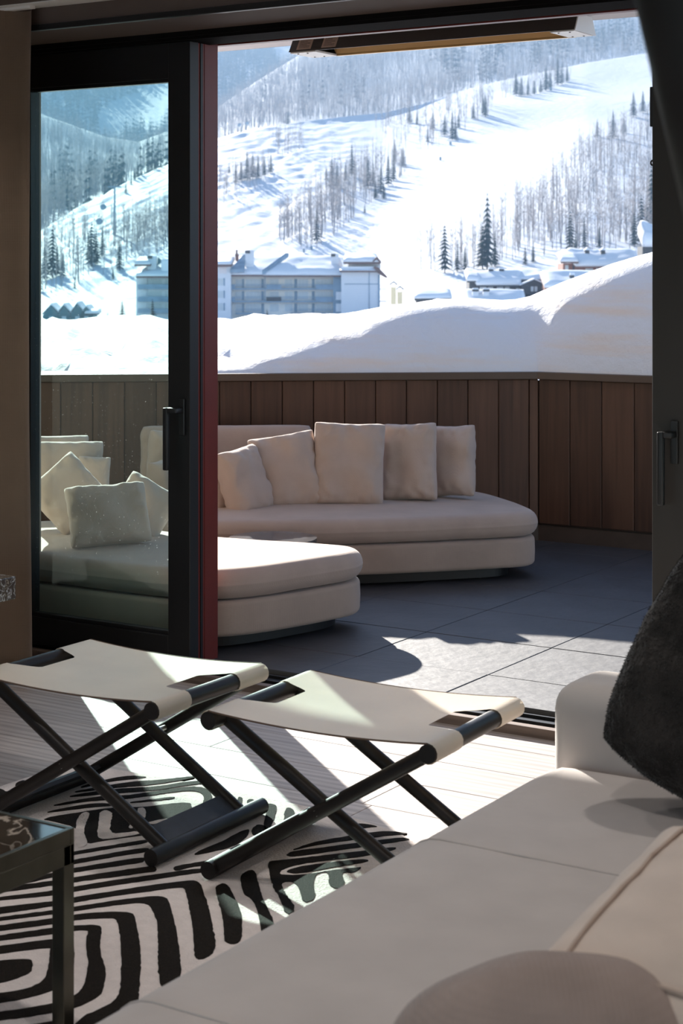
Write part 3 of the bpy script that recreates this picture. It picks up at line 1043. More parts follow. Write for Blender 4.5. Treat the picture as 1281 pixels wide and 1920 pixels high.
for lab, lst in spr.items():
    for n_, (u, v, hp) in enumerate(sorted(lst)):
        d = hill_hit(u, v)
        if d is None: d = hill_d1(u) - 4
        h = hp / F * d
        o = link('spruce_tree', smesh[rt.randrange(4)])
        o.location = hill_pt(u, d, -.3)
        k = rt.uniform(.85, 1.15)
        o.scale = (h * k, h * k, h); o.rotation_euler = (0, 0, rt.uniform(0, 6.28))
        tag(o, ORD[n_] + ' ' + lab.replace('spruce', 'spruce from the left', 1), 'tree', lab.replace('spruce', 'spruces', 1))
for (u, v, hp) in far_spr:
    d1 = hill_d1(u); d = hill_hit(u, v, d1 + 141, d1 + 1149) or d1 + 600
    h = hp / F * d
    o = link('spruce_tree', smesh[rt.randrange(4)]); o.location = hill_pt(u, d, -.3); o.scale = (h, h, h)
    tag(o, ORD[[435, 452, 460, 490, 530, 540].index(u)] + ' lone spruce from the left in the hazy grey aspen forest', 'tree', 'lone spruces in the grey forest')
# dark spruce forest on the upper right of the second ridge, and all over the far mountain
SF = [spruce_proto(40 + i, tiers=5, pts=4, width=.16) for i in range(4)]
spots = []
dark_zone = [(800, 120), (900, 60), (1000, 20), (1260, -20), (1260, 92), (1100, 100), (960, 130), (880, 160)]
for poly, n in ((dark_zone, 520), ([(60, 300), (200, 320), (330, 300), (330, 360), (180, 400), (60, 400)], 160), ([(420, 230), (700, 190), (700, 120), (480, 180)], 25)):
    us = [p[0] for p in poly]; vs = [p[1] for p in poly]; c = 0
    while c < n:
        u, v = rt.uniform(min(us), max(us)), rt.uniform(min(vs), max(vs))
        if not inside(poly, u, v): continue
        if noise.noise(Vector((u * .03, v * .02, 7.0))) < -.05: c += .2; continue
        d1 = hill_d1(u); d = hill_hit(u, v, d1 + 141, d1 + 1149)
        c += 1
        if d is None: continue
        spots.append((hill_pt(u, d, -.5), rt.uniform(14, 26), rt.uniform(.8, 1.2), rt.uniform(0, 6), rt.randrange(4)))
tag(link('spruce_belt', scatter_mesh('spruce_belt', SF, spots, [M_needle, M_trunk])), 'dark spruce belt scattered over the second ridge', 'forest', kind='stuff')
spots = []
for _ in range(13000):
    u = rt.uniform(20, 1000)
    d1 = hill_d1(u)
    d = d1 + 1410 + (4300 - d1 - 1410) * rt.random() ** .8
    if noise.noise(Vector((u * .012, d * .002, 1.0))) < -.28: continue
    spots.append((hill_pt(u, d, -1), rt.uniform(20, 34), rt.uniform(1.0, 1.6), rt.uniform(0, 6), rt.randrange(4)))
tag(link('spruce_forest', scatter_mesh('spruce_forest', SF, spots, [M_needle, M_trunk])), 'blue hazy spruce forest on the far mountain', 'forest', kind='stuff')

# trees down in the valley behind the snow bank
def valley_tree(u, vfoot, vtop, d, proto, lab):
    h = (vfoot - vtop) / F * d
    o = link('spruce_tree', smesh[proto]); o.location = at_d(u, vfoot, d); o.scale = (h * 1.25, h * 1.25, h)
    tag(o, lab, 'tree')
valley_tree(229, 622, 562, 230, 1, 'small dark spruce just behind the snow bank left of the apartment house')
valley_tree(286, 626, 560, 240, 0, 'small spruce in front of the apartment house balconies')
valley_tree(202, 612, 584, 260, 3, 'little bush like spruce top poking over the snow bank')
valley_tree(501, 604, 578, 330, 1, 'tiny spruce at the foot of the apartment house by the lower balcony')
# bare tree behind the hotel roof
o = link('bare_tree', amesh[1]); o.location = hill_pt(655, 480, -1.0); o.scale = (13, 13, 9.5)
tag(o, 'bare branched tree standing behind the apartment house roof', 'tree')

# ================================================================== buildings in the valley
M_stucco = principled('pale_stucco', (0.70, 0.71, 0.74), rough=0.85, var=0.04)
M_stucco2 = principled('warm_stucco', (0.78, 0.74, 0.68), rough=0.85, var=0.04)
M_fas = principled('brown_fascia', (0.16, 0.09, 0.075), rough=0.7)
M_slateblue = principled('slate_blue_rail', (0.22, 0.30, 0.38), rough=0.7, var=0.15, var_scale=.6)
M_wind = principled('dark_window_glass', (0.52, 0.56, 0.58), rough=0.4, spec=0.6)
M_timb = principled('dark_timber', (0.075, 0.075, 0.08), rough=0.8, var=0.2)
M_rtimb = principled('red_timber', (0.26, 0.11, 0.075), rough=0.8, var=0.2)
M_cream = principled('cream_paint', (0.72, 0.60, 0.38), rough=0.8)
M_green = principled('teal_gable', (0.07, 0.15, 0.17), rough=0.8)

def snow_slab(bm_pts, thick):
    """lumpy snow lying on a sloping roof: bm_pts are the four corners of the roof plane"""
    a, b, c, d = [Vector(p) for p in bm_pts]
    n = 10
    bm = bmesh.new(); g = {}
    for i in range(n + 1):
        for j in range(n + 1):
            p = a.lerp(b, i / n).lerp(d.lerp(c, i / n), j / n)
            e = min(i, n - i, j, n - j) / n
            top = p + Vector((0, 0, thick * min(1, .55 + e * 6) * (1 + .35 * noise.noise(p * .35))))
            g[0, i, j] = bm.verts.new(p + Vector((0, 0, .03))); g[1, i, j] = bm.verts.new(top)
    for i in range(n):
        for j in range(n):
            bm.faces.new((g[1, i, j], g[1, i + 1, j], g[1, i + 1, j + 1], g[1, i, j + 1]))
            bm.faces.new((g[0, i, j], g[0, i, j + 1], g[0, i + 1, j + 1], g[0, i + 1, j]))
    for k in range(n):
        bm.faces.new((g[0, k, 0], g[0, k + 1, 0], g[1, k + 1, 0], g[1, k, 0]))
        bm.faces.new((g[0, k + 1, n], g[0, k, n], g[1, k, n], g[1, k + 1, n]))
        bm.faces.new((g[0, 0, k + 1], g[0, 0, k], g[1, 0, k], g[1, 0, k + 1]))
        bm.faces.new((g[0, n, k], g[0, n, k + 1], g[1, n, k + 1], g[1, n, k]))
    bmesh.ops.recalc_face_normals(bm, faces=bm.faces)
    return bm

class House:
    """local metres measured at one distance: x right of column u0, y away from the viewer, z world height"""
    def __init__(s, name, u0, d, label, cat='building', turn=0.0, ground=-16.0):
        s.u0, s.d, s.k = u0, d, d / F
        p = at_d(u0, HZ, d)
        s.g = ground
        s.root = empty(name, (p.x, p.y, ground), YAW + math.radians(turn))
        tag(s.root, label, cat)
    def X(s, u): return (u - s.u0) * s.k
    def Z(s, v): return EYE + (HZ - v) * s.k - s.g
    def box(s, name, u0, u1, v0, v1, y0, y1, mat, parent=None, bevel=0.0):
        zz = 0.0 if v1 is None else s.Z(v1)
        return obj(name, box(s.X(u0), s.X(u1), y0, y1, zz, s.Z(v0), bevel, 1), mat, parent or s.root)
    def slope(s, name, u0, u1, ve, vr, ye, yr, mat, thick, snow=0.0, ur0=None, ur1=None, lift=0.0):
        """roof plane from the eave (row ve, depth ye) up to the ridge (row vr, depth yr)"""
        ur0 = u0 if ur0 is None else ur0; ur1 = u1 if ur1 is None else ur1
        kr = (s.d + yr) / F; ke = (s.d + ye) / F
        ze = EYE + (HZ - ve) * ke - s.g; zr = EYE + (HZ - vr) * kr - s.g
        P = [Vector(((u0 - s.u0) * s.k, ye, ze)), Vector(((u1 - s.u0) * s.k, ye, ze)), Vector(((ur1 - s.u0) * s.k, yr, zr)), Vector(((ur0 - s.u0) * s.k, yr, zr))]
        P = [p + Vector((0, 0, lift)) for p in P]
        bm = bmesh.new()
        lo = [bm.verts.new(p - Vector((0, 0, thick))) for p in P]; hi = [bm.verts.new(p) for p in P]
        bm.faces.new(lo[::-1]); bm.faces.new(hi)
        for i in range(4): bm.faces.new((lo[i], lo[(i + 1) % 4], hi[(i + 1) % 4], hi[i]))
        bmesh.ops.recalc_face_normals(bm, faces=bm.faces)
        r = obj(name, bm, mat, s.root)
        if snow: 
            q = obj('roof_snow', snow_slab(P, snow), M_snow, r, True)
        return r
    def window(s, u0, u1, v0, v1, y=0.0, bars=2, mat=None):
        w = s.box('window', u0, u1, v0, v1, y - .06, y + .02, mat or M_stucco)
        t = .45
        n = bars + 1
        for i in range(n):
            a = u0 + t + (u1 - u0 - 2 * t) * i / n + (.25 if i else 0); b = u0 + t + (u1 - u0 - 2 * t) * (i + 1) / n - (.25 if i < n - 1 else 0)
            s.box('pane', a, b, v0 + t, v1 - t, y - .1, y - .03, M_wind, w)
        return w
    def chimney(s, u0, u1, v0, v1, y0, y1, mat, cap):
        c = s.box('chimney', u0, u1, v0, v1, y0, y1, mat)
        s.box('chimney_cap', u0 - .6, u0 + (u1 - u0) * .55, v0 - .6, v0 + 5, y0 - .25, y1 - .2, cap, c)
        return c

# ---- the large apartment house
H = House('apartment_house', 580, 400, 'large pale apartment house with blue balconies and snow covered roofs')
H.box('wall', 434, 640, 512, None, 0, 14, M_stucco2)
H.box('wall', 380, 435, 495, None, -3.5, 12, M_stucco)          # left wing
H.box('wall', 255, 381, 512, None, 0.5, 14, M_stucco)           # far left wing
H.box('wall', 640, 712, 500, None, -5.5, 9, M_stucco)           # right gable block
H.box('upper_wall', 652, 714, 487, 503, 0.0, 7, M_stucco)
H.box('recess', 625, 647, 508, None, -2.2, .2, M_slateblue)
# balconies with rails and window bands, three storeys
for (vb, va) in ((543, 533), (566.5, 556), (589, 579)):
    x0 = 428 if vb < 580 else 443
    x1 = 645 if vb < 580 else 497
    b = H.box('balcony', x0, x1, vb - 2.6, vb, -1.9, 0.05, M_slateblue)
    H.box('rail', x0, x1, va, va + .8, -1.9, -1.8, M_slateblue, b)
    u = x0
    while u < x1:
        H.box('baluster', u, u + .3, va, vb - 2, -1.88, -1.82, M_slateblue, b); u += 1.9
    if vb > 580:
        b = H.box('balcony', 545, 640, vb - 2.6, vb, -1.9, 0.05, M_slateblue)
        H.box('rail', 545, 640, va, va + .8, -1.9, -1.8, M_slateblue, b)
        u = 545
        while u < 640:
            H.box('baluster', u, u + .3, va, vb - 2, -1.88, -1.82, M_slateblue, b); u += 1.9
    else:
        for (pa, pb, pm) in ((430, 442, M_slateblue), (500, 528, M_timb if vb > 560 else M_slateblue), (592, 625, M_slateblue)):
            H.box('rail_panel', pa, pb, va + .6, vb - 2, -1.96, -1.9, pm, b)
for (v0, v1) in ((523.5, 538), (546.5, 561), (569.5, 584)):
    for (a, b, n) in ((442, 455, 1), (461, 489, 3), (506, 523, 1), (534, 549, 1), (559, 578, 2), (592, 622, 3)):
        H.window(a, b, v0, v1, 0.0, n)
    for (a, b) in ((454, 458), (490, 495), (552, 557.5), (585, 590)):
        H.box('balcony_door', a, b, v0 - .5, v1 + 1.5, -.12, .02, M_slateblue)
    if v0 < 565:
        H.box('post', 497, 498.4, v0 - 6, v1 + 4, -1.8, -1.4, M_slateblue)
    for (a, b) in ((410, 421),):
        H.window(a, b, v0 - 2, v1 - 2.5, -3.5, 1)
        H.box('shutter', a - 2.6, a - .3, v0 - 2, v1 - 2.5, -3.62, -3.48, M_slateblue)
        H.box('shutter', b + .3, b + 2.6, v0 - 2, v1 - 2.5, -3.62, -3.48, M_slateblue)
H.box('attic_vent', 413, 427, 499, 513, -3.56, -3.46, M_soffit)
# left wing seen through the glass door
for (vb, va) in ((542, 533), (565.5, 556), (587, 578)):
    b = H.box('balcony', 260, 378, vb - 3.4, vb, -1.6, .55, M_slateblue)
    H.box('rail', 260, 378, va, vb - 3.2, -1.6, -1.5, M_slateblue, b)
for (v0, v1) in ((523, 533), (546, 557), (569, 579)):
    for (a, b) in ((277, 303), (309, 334), (342, 370)):
        H.window(a, b, v0, v1, .5, 3)
    H.box('wall_panel', 258, 275, v0 - 3, v1 + 2, .3, .55, M_stucco)
# roofs with deep snow
H.slope('roof', 428, 538, 515.5, 484, -3.0, 10, M_fas, .35, .8, 458, 538)
H.slope('roof', 494, 648, 516.5, 484, -3.2, 10, M_fas, .35, 1.0, 530, 636)
bm = bmesh.new()
for (u, v, y) in ((537, 485, 0),): pass
H.slope('gable_board', 493, 499, 517, 484.5, -3.4, 6, M_slateblue, .9, 0, 534, 540, 1.25)
H.slope('roof', 380, 437, 496, 483, -5.5, 8, M_fas, .5, .6)
H.slope('gable_board', 434, 460, 512, 484, -4.4, 4, M_slateblue, .8, 0, 455, 460, .9)
H.slope('roof', 254, 284, 496, 485, -2.0, 8, M_fas, .4, .7)
H.slope('roof', 258, 384, 518, 496, -3.0, 9, M_fas, .4, .9, 275, 384)
# right block: steep gable turned to the right
H.slope('roof', 637, 712, 507.5, 503, -7.0, -3.5, M_fas, .35, .15)
H.slope('roof', 644, 712, 491.5, 480, -4.0, 5, M_fas, .45, .9, 648, 706)
bm = bmesh.new()
def tri_prism(pts, y0, y1):
    bm = bmesh.new()
    lo = [bm.verts.new((p[0], y0, p[1])) for p in pts]; hi = [bm.verts.new((p[0], y1, p[1])) for p in pts]
    bm.faces.new(lo); bm.faces.new(hi[::-1])
    n = len(pts)
    for i in range(n): bm.faces.new((lo[i], hi[i], hi[(i + 1) % n], lo[(i + 1) % n]))
    bmesh.ops.recalc_face_normals(bm, faces=bm.faces)
    return bm
g = [(H.X(u), H.Z(v)) for u, v in ((702, 499.5), (709, 501.5), (726, 519.5), (724, 521), (708, 512), (699, 501.5))]
obj('gable_roof', tri_prism(g, -7.0, 9.0), M_fas, H.root)
g = [(H.X(u), H.Z(v)) for u, v in ((698, 490), (706, 481), (715, 492), (713, 494), (706, 486.5), (700, 491.5))]
obj('gable_roof', tri_prism(g, -4.2, 6.0), M_fas, H.root)
H.box('band', 646, 708.5, 531.5, 533, -5.58, -5.45, M_slateblue)
H.box('downpipe', 691, 692.3, 508, 580, -5.65, -5.5, M_slateblue)
H.box('downpipe', 708, 711, 515, None, -5.65, -5.5, M_slateblue)
for vb in (543, 566):
    b = H.box('balcony', 711, 726, vb - 1.5, vb, 0, 5, M_slateblue)
    H.box('rail', 711, 726, vb - 9, vb - 8.2, 0, .1, M_slateblue, b)
for (v0, v1) in ((547, 562), (569, 584)):
    H.box('recess_panel', 630, 640, v0, v1, -2.35, -2.2, M_stucco)
H.chimney(460, 476, 470, 512, 0.5, 2.5, M_stucco, M_timb)
H.chimney(621, 635, 476, 508, 2.0, 4.0, M_stucco, M_timb)
H.chimney(440, 446, 476, 490, 3, 4, M_rtimb, M_fas)
H.box('chimney_pot', 440.5, 444, 468, 476, 3.2, 3.8, M_fas)
H.chimney(277, 293, 480, 514, 0.0, 2.0, M_stucco, M_timb)
obj('gable_roof', tri_prism([(H.X(u), H.Z(v)) for u, v in ((294, 497), (295, 482), (304, 490))], 1, 3), M_green, H.root)
H.box('roof_snow', 303, 340, 486, 512, -1.5, 2, M_snow, None, .3)

# ---- chalets on the right
H = House('dark_chalet', 950, 340, 'dark timber chalet with a thick snow roof and small gable')
H.box('wall', 880, 1016, 524, None, 0, 9, M_timb)
H.slope('roof', 893, 975, 535, 514, -1.6, 5, M_timb, .3, 1.1, 880, 985)
H.slope('roof', 875, 900, 527, 512, -1.0, 6, M_timb, .3, .9)
H.slope('roof', 955, 1024, 527, 510, 0.5, 8, M_timb, .3, .9)
obj('gable', tri_prism([(H.X(u), H.Z(v)) for u, v in ((975, 552), (975, 534), (999, 525), (1020, 534), (1020, 552))], -2.6, 2), M_timb, H.root)
obj('gable_board', tri_prism([(H.X(u), H.Z(v)) for u, v in ((972, 535), (999, 524), (1024, 535), (1024, 532.5), (999, 521.5), (972, 532.5))], -3.0, 2.2), M_snow, H.root)
for (a, b) in ((900, 912), (916, 925), (932, 944), (947, 956)): H.window(a, b, 538, 546, -.02, 1)
for (a, b) in ((993, 998), (1000, 1005)): H.window(a, b, 537, 546, -2.62, 0)
H.window(968, 980, 540, 546, -.05, 1)
for u in (919, 939):
    c = H.box('chimney', u, u + 9, 504, 515, 3, 4.2, M_timb)
    H.box('chimney_snow', u - .5, u + 9.5, 502, 504.5, 2.9, 4.3, M_snow, c)
H = House('chimney_roof', 905, 300, 'low snow covered roof with two snow capped chimneys in front of the dark chalet')
H.slope('roof', 868, 985, 580, 548, -4, 3, M_timb, .3, .9)
H.box('wall', 872, 980, 572, None, -2.5, 3, M_timb)
for u in (886, 906):
    c = H.box('chimney', u, u + 11, 544, 564, -.6, .4, M_stucco)
    H.box('chimney_cap', u - .8, u + 11.8, 542.5, 546.5, -.7, .5, M_timb, c)
    H.box('chimney_snow', u + .5, u + 10.5, 540, 542.6, -.6, .4, M_snow, c)
H = House('red_chalet', 1110, 360, 'red brown chalet with a deep snow roof and two roof cupolas')
H.box('wall', 1056, 1180, 494, None, 0, 9, M_rtimb)
H.slope('roof', 1078, 1200, 500, 474, -1.8, 6, M_fas, .3, 1.2, 1060, 1200)
H.slope('roof', 1049, 1082, 491, 478, -2.4, 5, M_fas, .3, .8)
H.window(1060, 1066, 497, 507, -.02, 0); H.window(1098, 1112, 503, 510, -.02, 2); H.window(1118, 1128, 503, 510, -.02, 1)
H.box('fascia', 1076, 1142, 500.5, 502.5, -1.9, -1.7, M_rtimb)
H.box('corner_post', 1074, 1077, 494, None, -.3, .1, M_timb)
for u in (1100, 1130):
    c = H.box('cupola', u, u + 8, 468, 477, 2, 3.2, M_timb)
    obj('cupola_roof', tri_prism([(H.X(a), H.Z(b)) for a, b in ((u - 2, 469), (u + 4, 464), (u + 10, 469))], 1.8, 3.4), M_snow, c)
H = House('snowed_roof', 1060, 330, 'smooth snow covered roof with a round vent between the chalets')
H.slope('roof', 1018, 1140, 540, 514, -3, 5, M_rtimb, .4, 1.0)
H.box('wall', 1022, 1140, 536, None, -2, 5, M_rtimb)
c = H.box('vent', 1068, 1077, 516, 522, -.2, .6, M_timb); H.box('vent_cap', 1069, 1078, 511.5, 515.5, -.2, .5, M_snow, c)
H = House('dark_shed', 1215, 350, 'dark hut under a large snow heap at the right door frame')
H.box('wall', 1205, 1245, 462, None, 0, 6, M_timb)
H.slope('roof', 1204, 1250, 463, 440, -.8, 5, M_timb, .2, 2.6)
# ---- small things below the ski run
H = House('low_roof', 815, 300, 'long low roof under snow at the foot of the ski run')
H.slope('roof', 776, 846, 560, 546, -2.5, 3, M_timb, .35, .7); H.box('wall', 780, 842, 558, None, -1.5, 3, M_timb)
obj('vent', tri_prism([(H.X(a), H.Z(b)) for a, b in ((790, 550), (796, 547), (802, 550))], -.5, .5), M_timb, H.root)
for i, (u, v, lab) in enumerate(((738, 538, 'cream kiosk tower with a little gable roof beside the apartment house'), (750, 547, 'cream kiosk tower nearest the long low roof'))):
    H = House('kiosk_tower', u, 330 - 15 * i, lab, 'tower')
    H.box('shaft', u - 5, u + 5, v, None, 0, 1.0, M_cream)
    for q in (-5, 4): H.box('post', u + q, u + q + 1, v - 7, v, 0, 1, M_timb)
    obj('gable_roof', tri_prism([(H.X(a), H.Z(b)) for a, b in ((u - 9, v - 3), (u, v - 8), (u + 9, v - 3), (u + 9, v - 4.5), (u, v - 10), (u - 9, v - 4.5))], -.3, 1.3), M_timb, H.root)
    obj('roof_snow', tri_prism([(H.X(a), H.Z(b)) for a, b in ((u - 8, v - 5), (u, v - 10), (u + 8, v - 5), (u + 7, v - 6.5), (u, v - 12), (u - 7, v - 6.5))], -.2, 1.2), M_snow, H.root)
# ---- row of gabled houses seen through the glass door
H = House('gabled_row_house', 120, 420, 'row of dark gabled houses seen low in the glass door')
for (a, b, t) in ((80, 112, 573), (106, 134, 573), (130, 160, 570), (150, 174, 576)):
    obj('gable', tri_prism([(H.X(u), H.Z(v)) for u, v in ((a, 640), (a, 592), ((a + b) / 2, t), (b, 592), (b, 640))], 0, 8), M_green, H.root)
    obj('gable_snow', tri_prism([(H.X(u), H.Z(v)) for u, v in ((a - 2, 590), ((a + b) / 2 - 1, t - 1), (b + 2, 590), (b + 1, 587), ((a + b) / 2, t - 4.5), (a - 1, 587))], .4, 8.4), M_snow, H.root)
    H.window((a + b) / 2 - 4, (a + b) / 2 + 4, 593, 600, -.02, 1)
H.slope('roof', 160, 186, 588, 582, -1, 4, M_timb, .3, .5)

# ---- gondola lift: tower and cabins, safety boxes on the run
d_t = hill_hit(215, 440)
p = hill_pt(215, d_t)
h = 92 / F * d_t
lt = empty('lift_tower', p, YAW); tag(lt, 'slim gondola lift tower seen through the glass door', 'lift tower')
obj('mast', tube((0, 0, -1), (0, 0, h), .55, .35, 10), M_slateblue, lt)
obj('crossarm', box(-2.6, 2.6, -.2, .2, h - .5, h), M_slateblue, lt)
def cabin(u, v, d, lab):
    c = empty('gondola_cabin', at_d(u, v, d), YAW); tag(c, lab, 'gondola', 'gondola cabins on the lift')
    bm = bmesh.new(); bmesh.ops.create_icosphere(bm, subdivisions=2, radius=1.0)
    for q in bm.verts: q.co = Vector((q.co.x * 1.25, q.co.y * 1.25, q.co.z * 1.15))
    obj('cabin', bm, M_slateblue, c, True)
    obj('hanger', tube((0, 0, 1), (0, 0, 3.0), .08, seg=6), M_timb, c)
cabin(193.5, 388, 640, 'upper dark gondola cabin seen through the glass door')
cabin(186, 415, 600, 'lower dark gondola cabin seen through the glass door')
cabin(449, 234, 1100, 'left of two tiny gondola cabins above the ridge')
cabin(463, 231, 1100, 'right of two tiny gondola cabins above the ridge')
for i, (u, v, lab) in enumerate(((826, 296, 'blue snow machine low on the ski run edge'), (845, 266, 'blue safety sign on the brow beside the ski run'), (584, 466, 'blue marker post right of two behind the apartment house'), (570, 474, 'blue marker post left of two behind the apartment house'), (1033, 172, 'small blue box below the top spruce clump'))):
    d = hill_hit(u, v) or hill_d1(u) - 5
    q = hill_pt(u, d, 0)
    k = d / F
    r = empty('marker_box', q, YAW); tag(r, lab, 'marker')
    obj('pad', box(-2.2 * k, 2.2 * k, -.4, .4, .2, 7 * k, .1, 1), M_slateblue, r)
    obj('post', tube((0, 0, -.5), (0, 0, 8.5 * k), .12, seg=6), M_timb, r)

# ================================================================== mountain haze: thin blue air between the valley and the peaks
hz = bmesh.new()
bm_box(hz, -2600, 2600, 130, 5000, -25, 460)
M_haze = bpy.data.materials.new('mountain_haze'); M_haze.use_nodes = True
nt = M_haze.node_tree; nt.nodes.clear()
ho = nt.nodes.new('ShaderNodeOutputMaterial'); hv = nt.nodes.new('ShaderNodeVolumeScatter')
hv.inputs['Color'].default_value = (0.26, 0.39, 0.56, 1); hv.inputs['Density'].default_value = HAZE; hv.inputs['Anisotropy'].default_value = 0.0
hb = nt.nodes.new('ShaderNodeVolumeAbsorption'); hb.inputs['Color'].default_value = (0.26, 0.39, 0.56, 1); hb.inputs['Density'].default_value = HAZE
hs_ = nt.nodes.new('ShaderNodeAddShader'); nt.links.new(hv.outputs[0], hs_.inputs[0]); nt.links.new(hb.outputs[0], hs_.inputs[1])
nt.links.new(hs_.outputs[0], ho.inputs['Volume'])
ha = obj('haze', hz, M_haze); ha.rotation_euler = (0, 0, YAW)
tag(ha, 'thin blue haze filling the air in front of the mountains', 'haze', kind='stuff')

# ================================================================== terrace furniture
M_out = fabric('outdoor_linen', (0.49, 0.375, 0.315), weave=520, strength=0.2)
M_out2 = fabric('outdoor_linen_base', (0.45, 0.345, 0.285), weave=520, strength=0.2)
M_pil = fabric('outdoor_pillow_linen', (0.52, 0.41, 0.35), weave=560, strength=0.25)
M_steel = principled('brushed_steel', (0.45, 0.44, 0.42), rough=0.35, metal=1.0)
M_stone = principled('grey_stone', (0.10, 0.10, 0.105), rough=0.18, spec=0.6, var=0.45, var_scale=9)

def out_sofa(name, pts_cam, label, seam=0.255, base0=0.10, top=0.385):
    pts = [W(x, d).xy for x, d in pts_cam]
    cen = sum(pts, Vector((0, 0))) / len(pts)
    root = empty(name, (cen.x, cen.y, ZT)); tag(root, label, 'sofa')
    loc = [p - cen for p in pts]
    sm = resample(chaikin(loc, 3), .05)
    for _ in range(5):
        sm = [sm[i - 1] * .25 + sm[i] * .5 + sm[(i + 1) % len(sm)] * .25 for i in range(len(sm))]
    c2 = sum(sm, Vector((0, 0))) / len(sm)
    inner = [c2 + (p - c2) * .985 for p in sm]
    obj('base', cushion_slab(inner, base0 - ZT, seam - .004 - ZT, .022, 0, .002, 1, 0.001), M_out2, root, True)
    obj('seat_cushion', cushion_slab(sm, seam - ZT, top - ZT, .062, .016, .001, 2), M_out, root, True)
    k2 = [c2 + (p - c2) * .86 for p in sm]
    obj('plinth', prism(k2, .045 - ZT, base0 - ZT), M_black, root)
    for q in range(0, len(sm), max(1, len(sm) // 6)):
        p = c2 + (sm[q] - c2) * .78
        obj('leg', tube((p.x, p.y, 0), (p.x, p.y, base0 - ZT + .01), .014, seg=12), M_steel, root)
    return root, cen

sofaA, cA = out_sofa('outdoor_sofa', [(-1.12, 8.86), (-.9, 8.78), (.0, 8.80), (.86, 9.04), (1.03, 9.12), (1.06, 9.32), (.80, 10.12), (.60, 10.18), (-1.0, 10.02), (-1.22, 9.9)],
                     'long beige outdoor sofa along the board parapet')
sofaB, cB = out_sofa('outdoor_chaise', [(-.80, 7.40), (-.53, 7.30), (-.30, 7.44), (-.02, 7.70), (.10, 7.84), (.10, 8.05), (-.10, 8.14), (-.55, 8.30), (-1.0, 8.62), (-1.45, 9.0), (-2.1, 8.50), (-2.0, 8.3), (-1.5, 7.84)],
                     'beige outdoor chaise with a sunlit rounded end behind the red jamb')
# backrest of the long sofa
bm = pillow_bm(1.0, .34, .16, 3.0, 24, .02, .010, 1.0)
o = obj('backrest', bm, M_out, None, True)
place(o, at_d(425, 852, 9.98), 4, 10, 0)
mw = o.matrix_world.copy(); o.parent = sofaA; o.matrix_parent_inverse = sofaA.matrix_world.inverted() if False else Matrix.Translation(-Vector((cA.x, cA.y, ZT)))

def out_pillow(u, v, wpx, hpx, d, yaw, lean, roll, seedv, label, t=.15, group=None):
    k = d / F
    bm = pillow_bm(wpx * k, hpx * k, t, seedv, 30, .06, .024, .3)
    o = obj('outdoor_pillow', bm, M_pil, None, True)
    place(o, at_d(u, v, d), yaw, lean, roll)
    tag(o, label, 'pillow', 'pillows on the outdoor sofas')
    return o
out_pillow(536, 884, 130, 146, 9.40, 4, 16, 9, 1.3, 'beige outdoor pillow leaning to the left on the long sofa')
out_pillow(654, 870, 138, 160, 9.42, 0, 12, -2, 2.1, 'largest beige outdoor pillow, upright in the middle of the long sofa')
out_pillow(768, 866, 108, 150, 9.55, -14, 12, 3, 3.7, 'beige outdoor pillow second from the right end of the long sofa')
out_pillow(852, 864, 84, 138, 9.66, -24, 12, 4, 4.4, 'beige outdoor pillow at the right end of the long sofa')
out_pillow(458, 904, 100, 134, 9.26, 46, 14, 8, 5.2, 'beige outdoor pillow turned sideways next to the red jamb', .17)
out_pillow(408, 916, 84, 112, 9.32, 52, 14, 6, 6.6, 'beige outdoor pillow half hidden by the red jamb', .16)
out_pillow(312, 872, 66, 136, 9.62, 38, 10, -3, 7.1, 'tall outdoor pillow at the edge of the glass beside the door handle', .17)
out_pillow(304, 920, 44, 116, 9.40, 55, 14, 4, 8.4, 'narrow outdoor pillow below the door handle in the glass')
out_pillow(203, 965, 158, 122, 7.98, 18, 26, 3, 9.3, 'front square outdoor pillow lying on the chaise in the glass')
out_pillow(266, 956, 112, 120, 8.28, 8, 24, -32, 10.1, 'tilted outdoor pillow behind the front square pillow on the chaise')
out_pillow(128, 926, 122, 122, 8.34, 14, 20, 40, 11.7, 'diamond turned outdoor pillow standing on the chaise')
out_pillow(122, 868, 150, 84, 8.80, 20, 12, -2, 12.2, 'upper back pillow at the left of the chaise')
out_pillow(176, 888, 62, 66, 8.70, 10, 12, -4, 13.8, 'small back pillow peeking out behind the diamond turned pillow', .12)
out_pillow(104, 846, 130, 60, 9.05, 22, 8, -1, 14.9, 'rearmost back pillow at the left of the chaise')

# round stone table between the two sofas
tb = W(-.335, 8.46); r_ = .215
rt_ = empty('stone_side_table', (tb.x, tb.y, ZT)); tag(rt_, 'low round grey stone table between the outdoor sofas', 'table')
bm = bmesh.new(); bm_tube(bm, (0, 0, .275), (0, 0, .318), r_, seg=48)
obj('table_top', bm, M_stone, rt_); sharp_smooth(bpy.data.objects[-1] if False else rt_.children[0])
bm = bmesh.new(); bm_tube(bm, (0, 0, 0.0), (0, 0, .275), r_ * .62, r_ * .8, seg=40)
sharp_smooth(obj('pedestal', bm, M_stone, rt_))

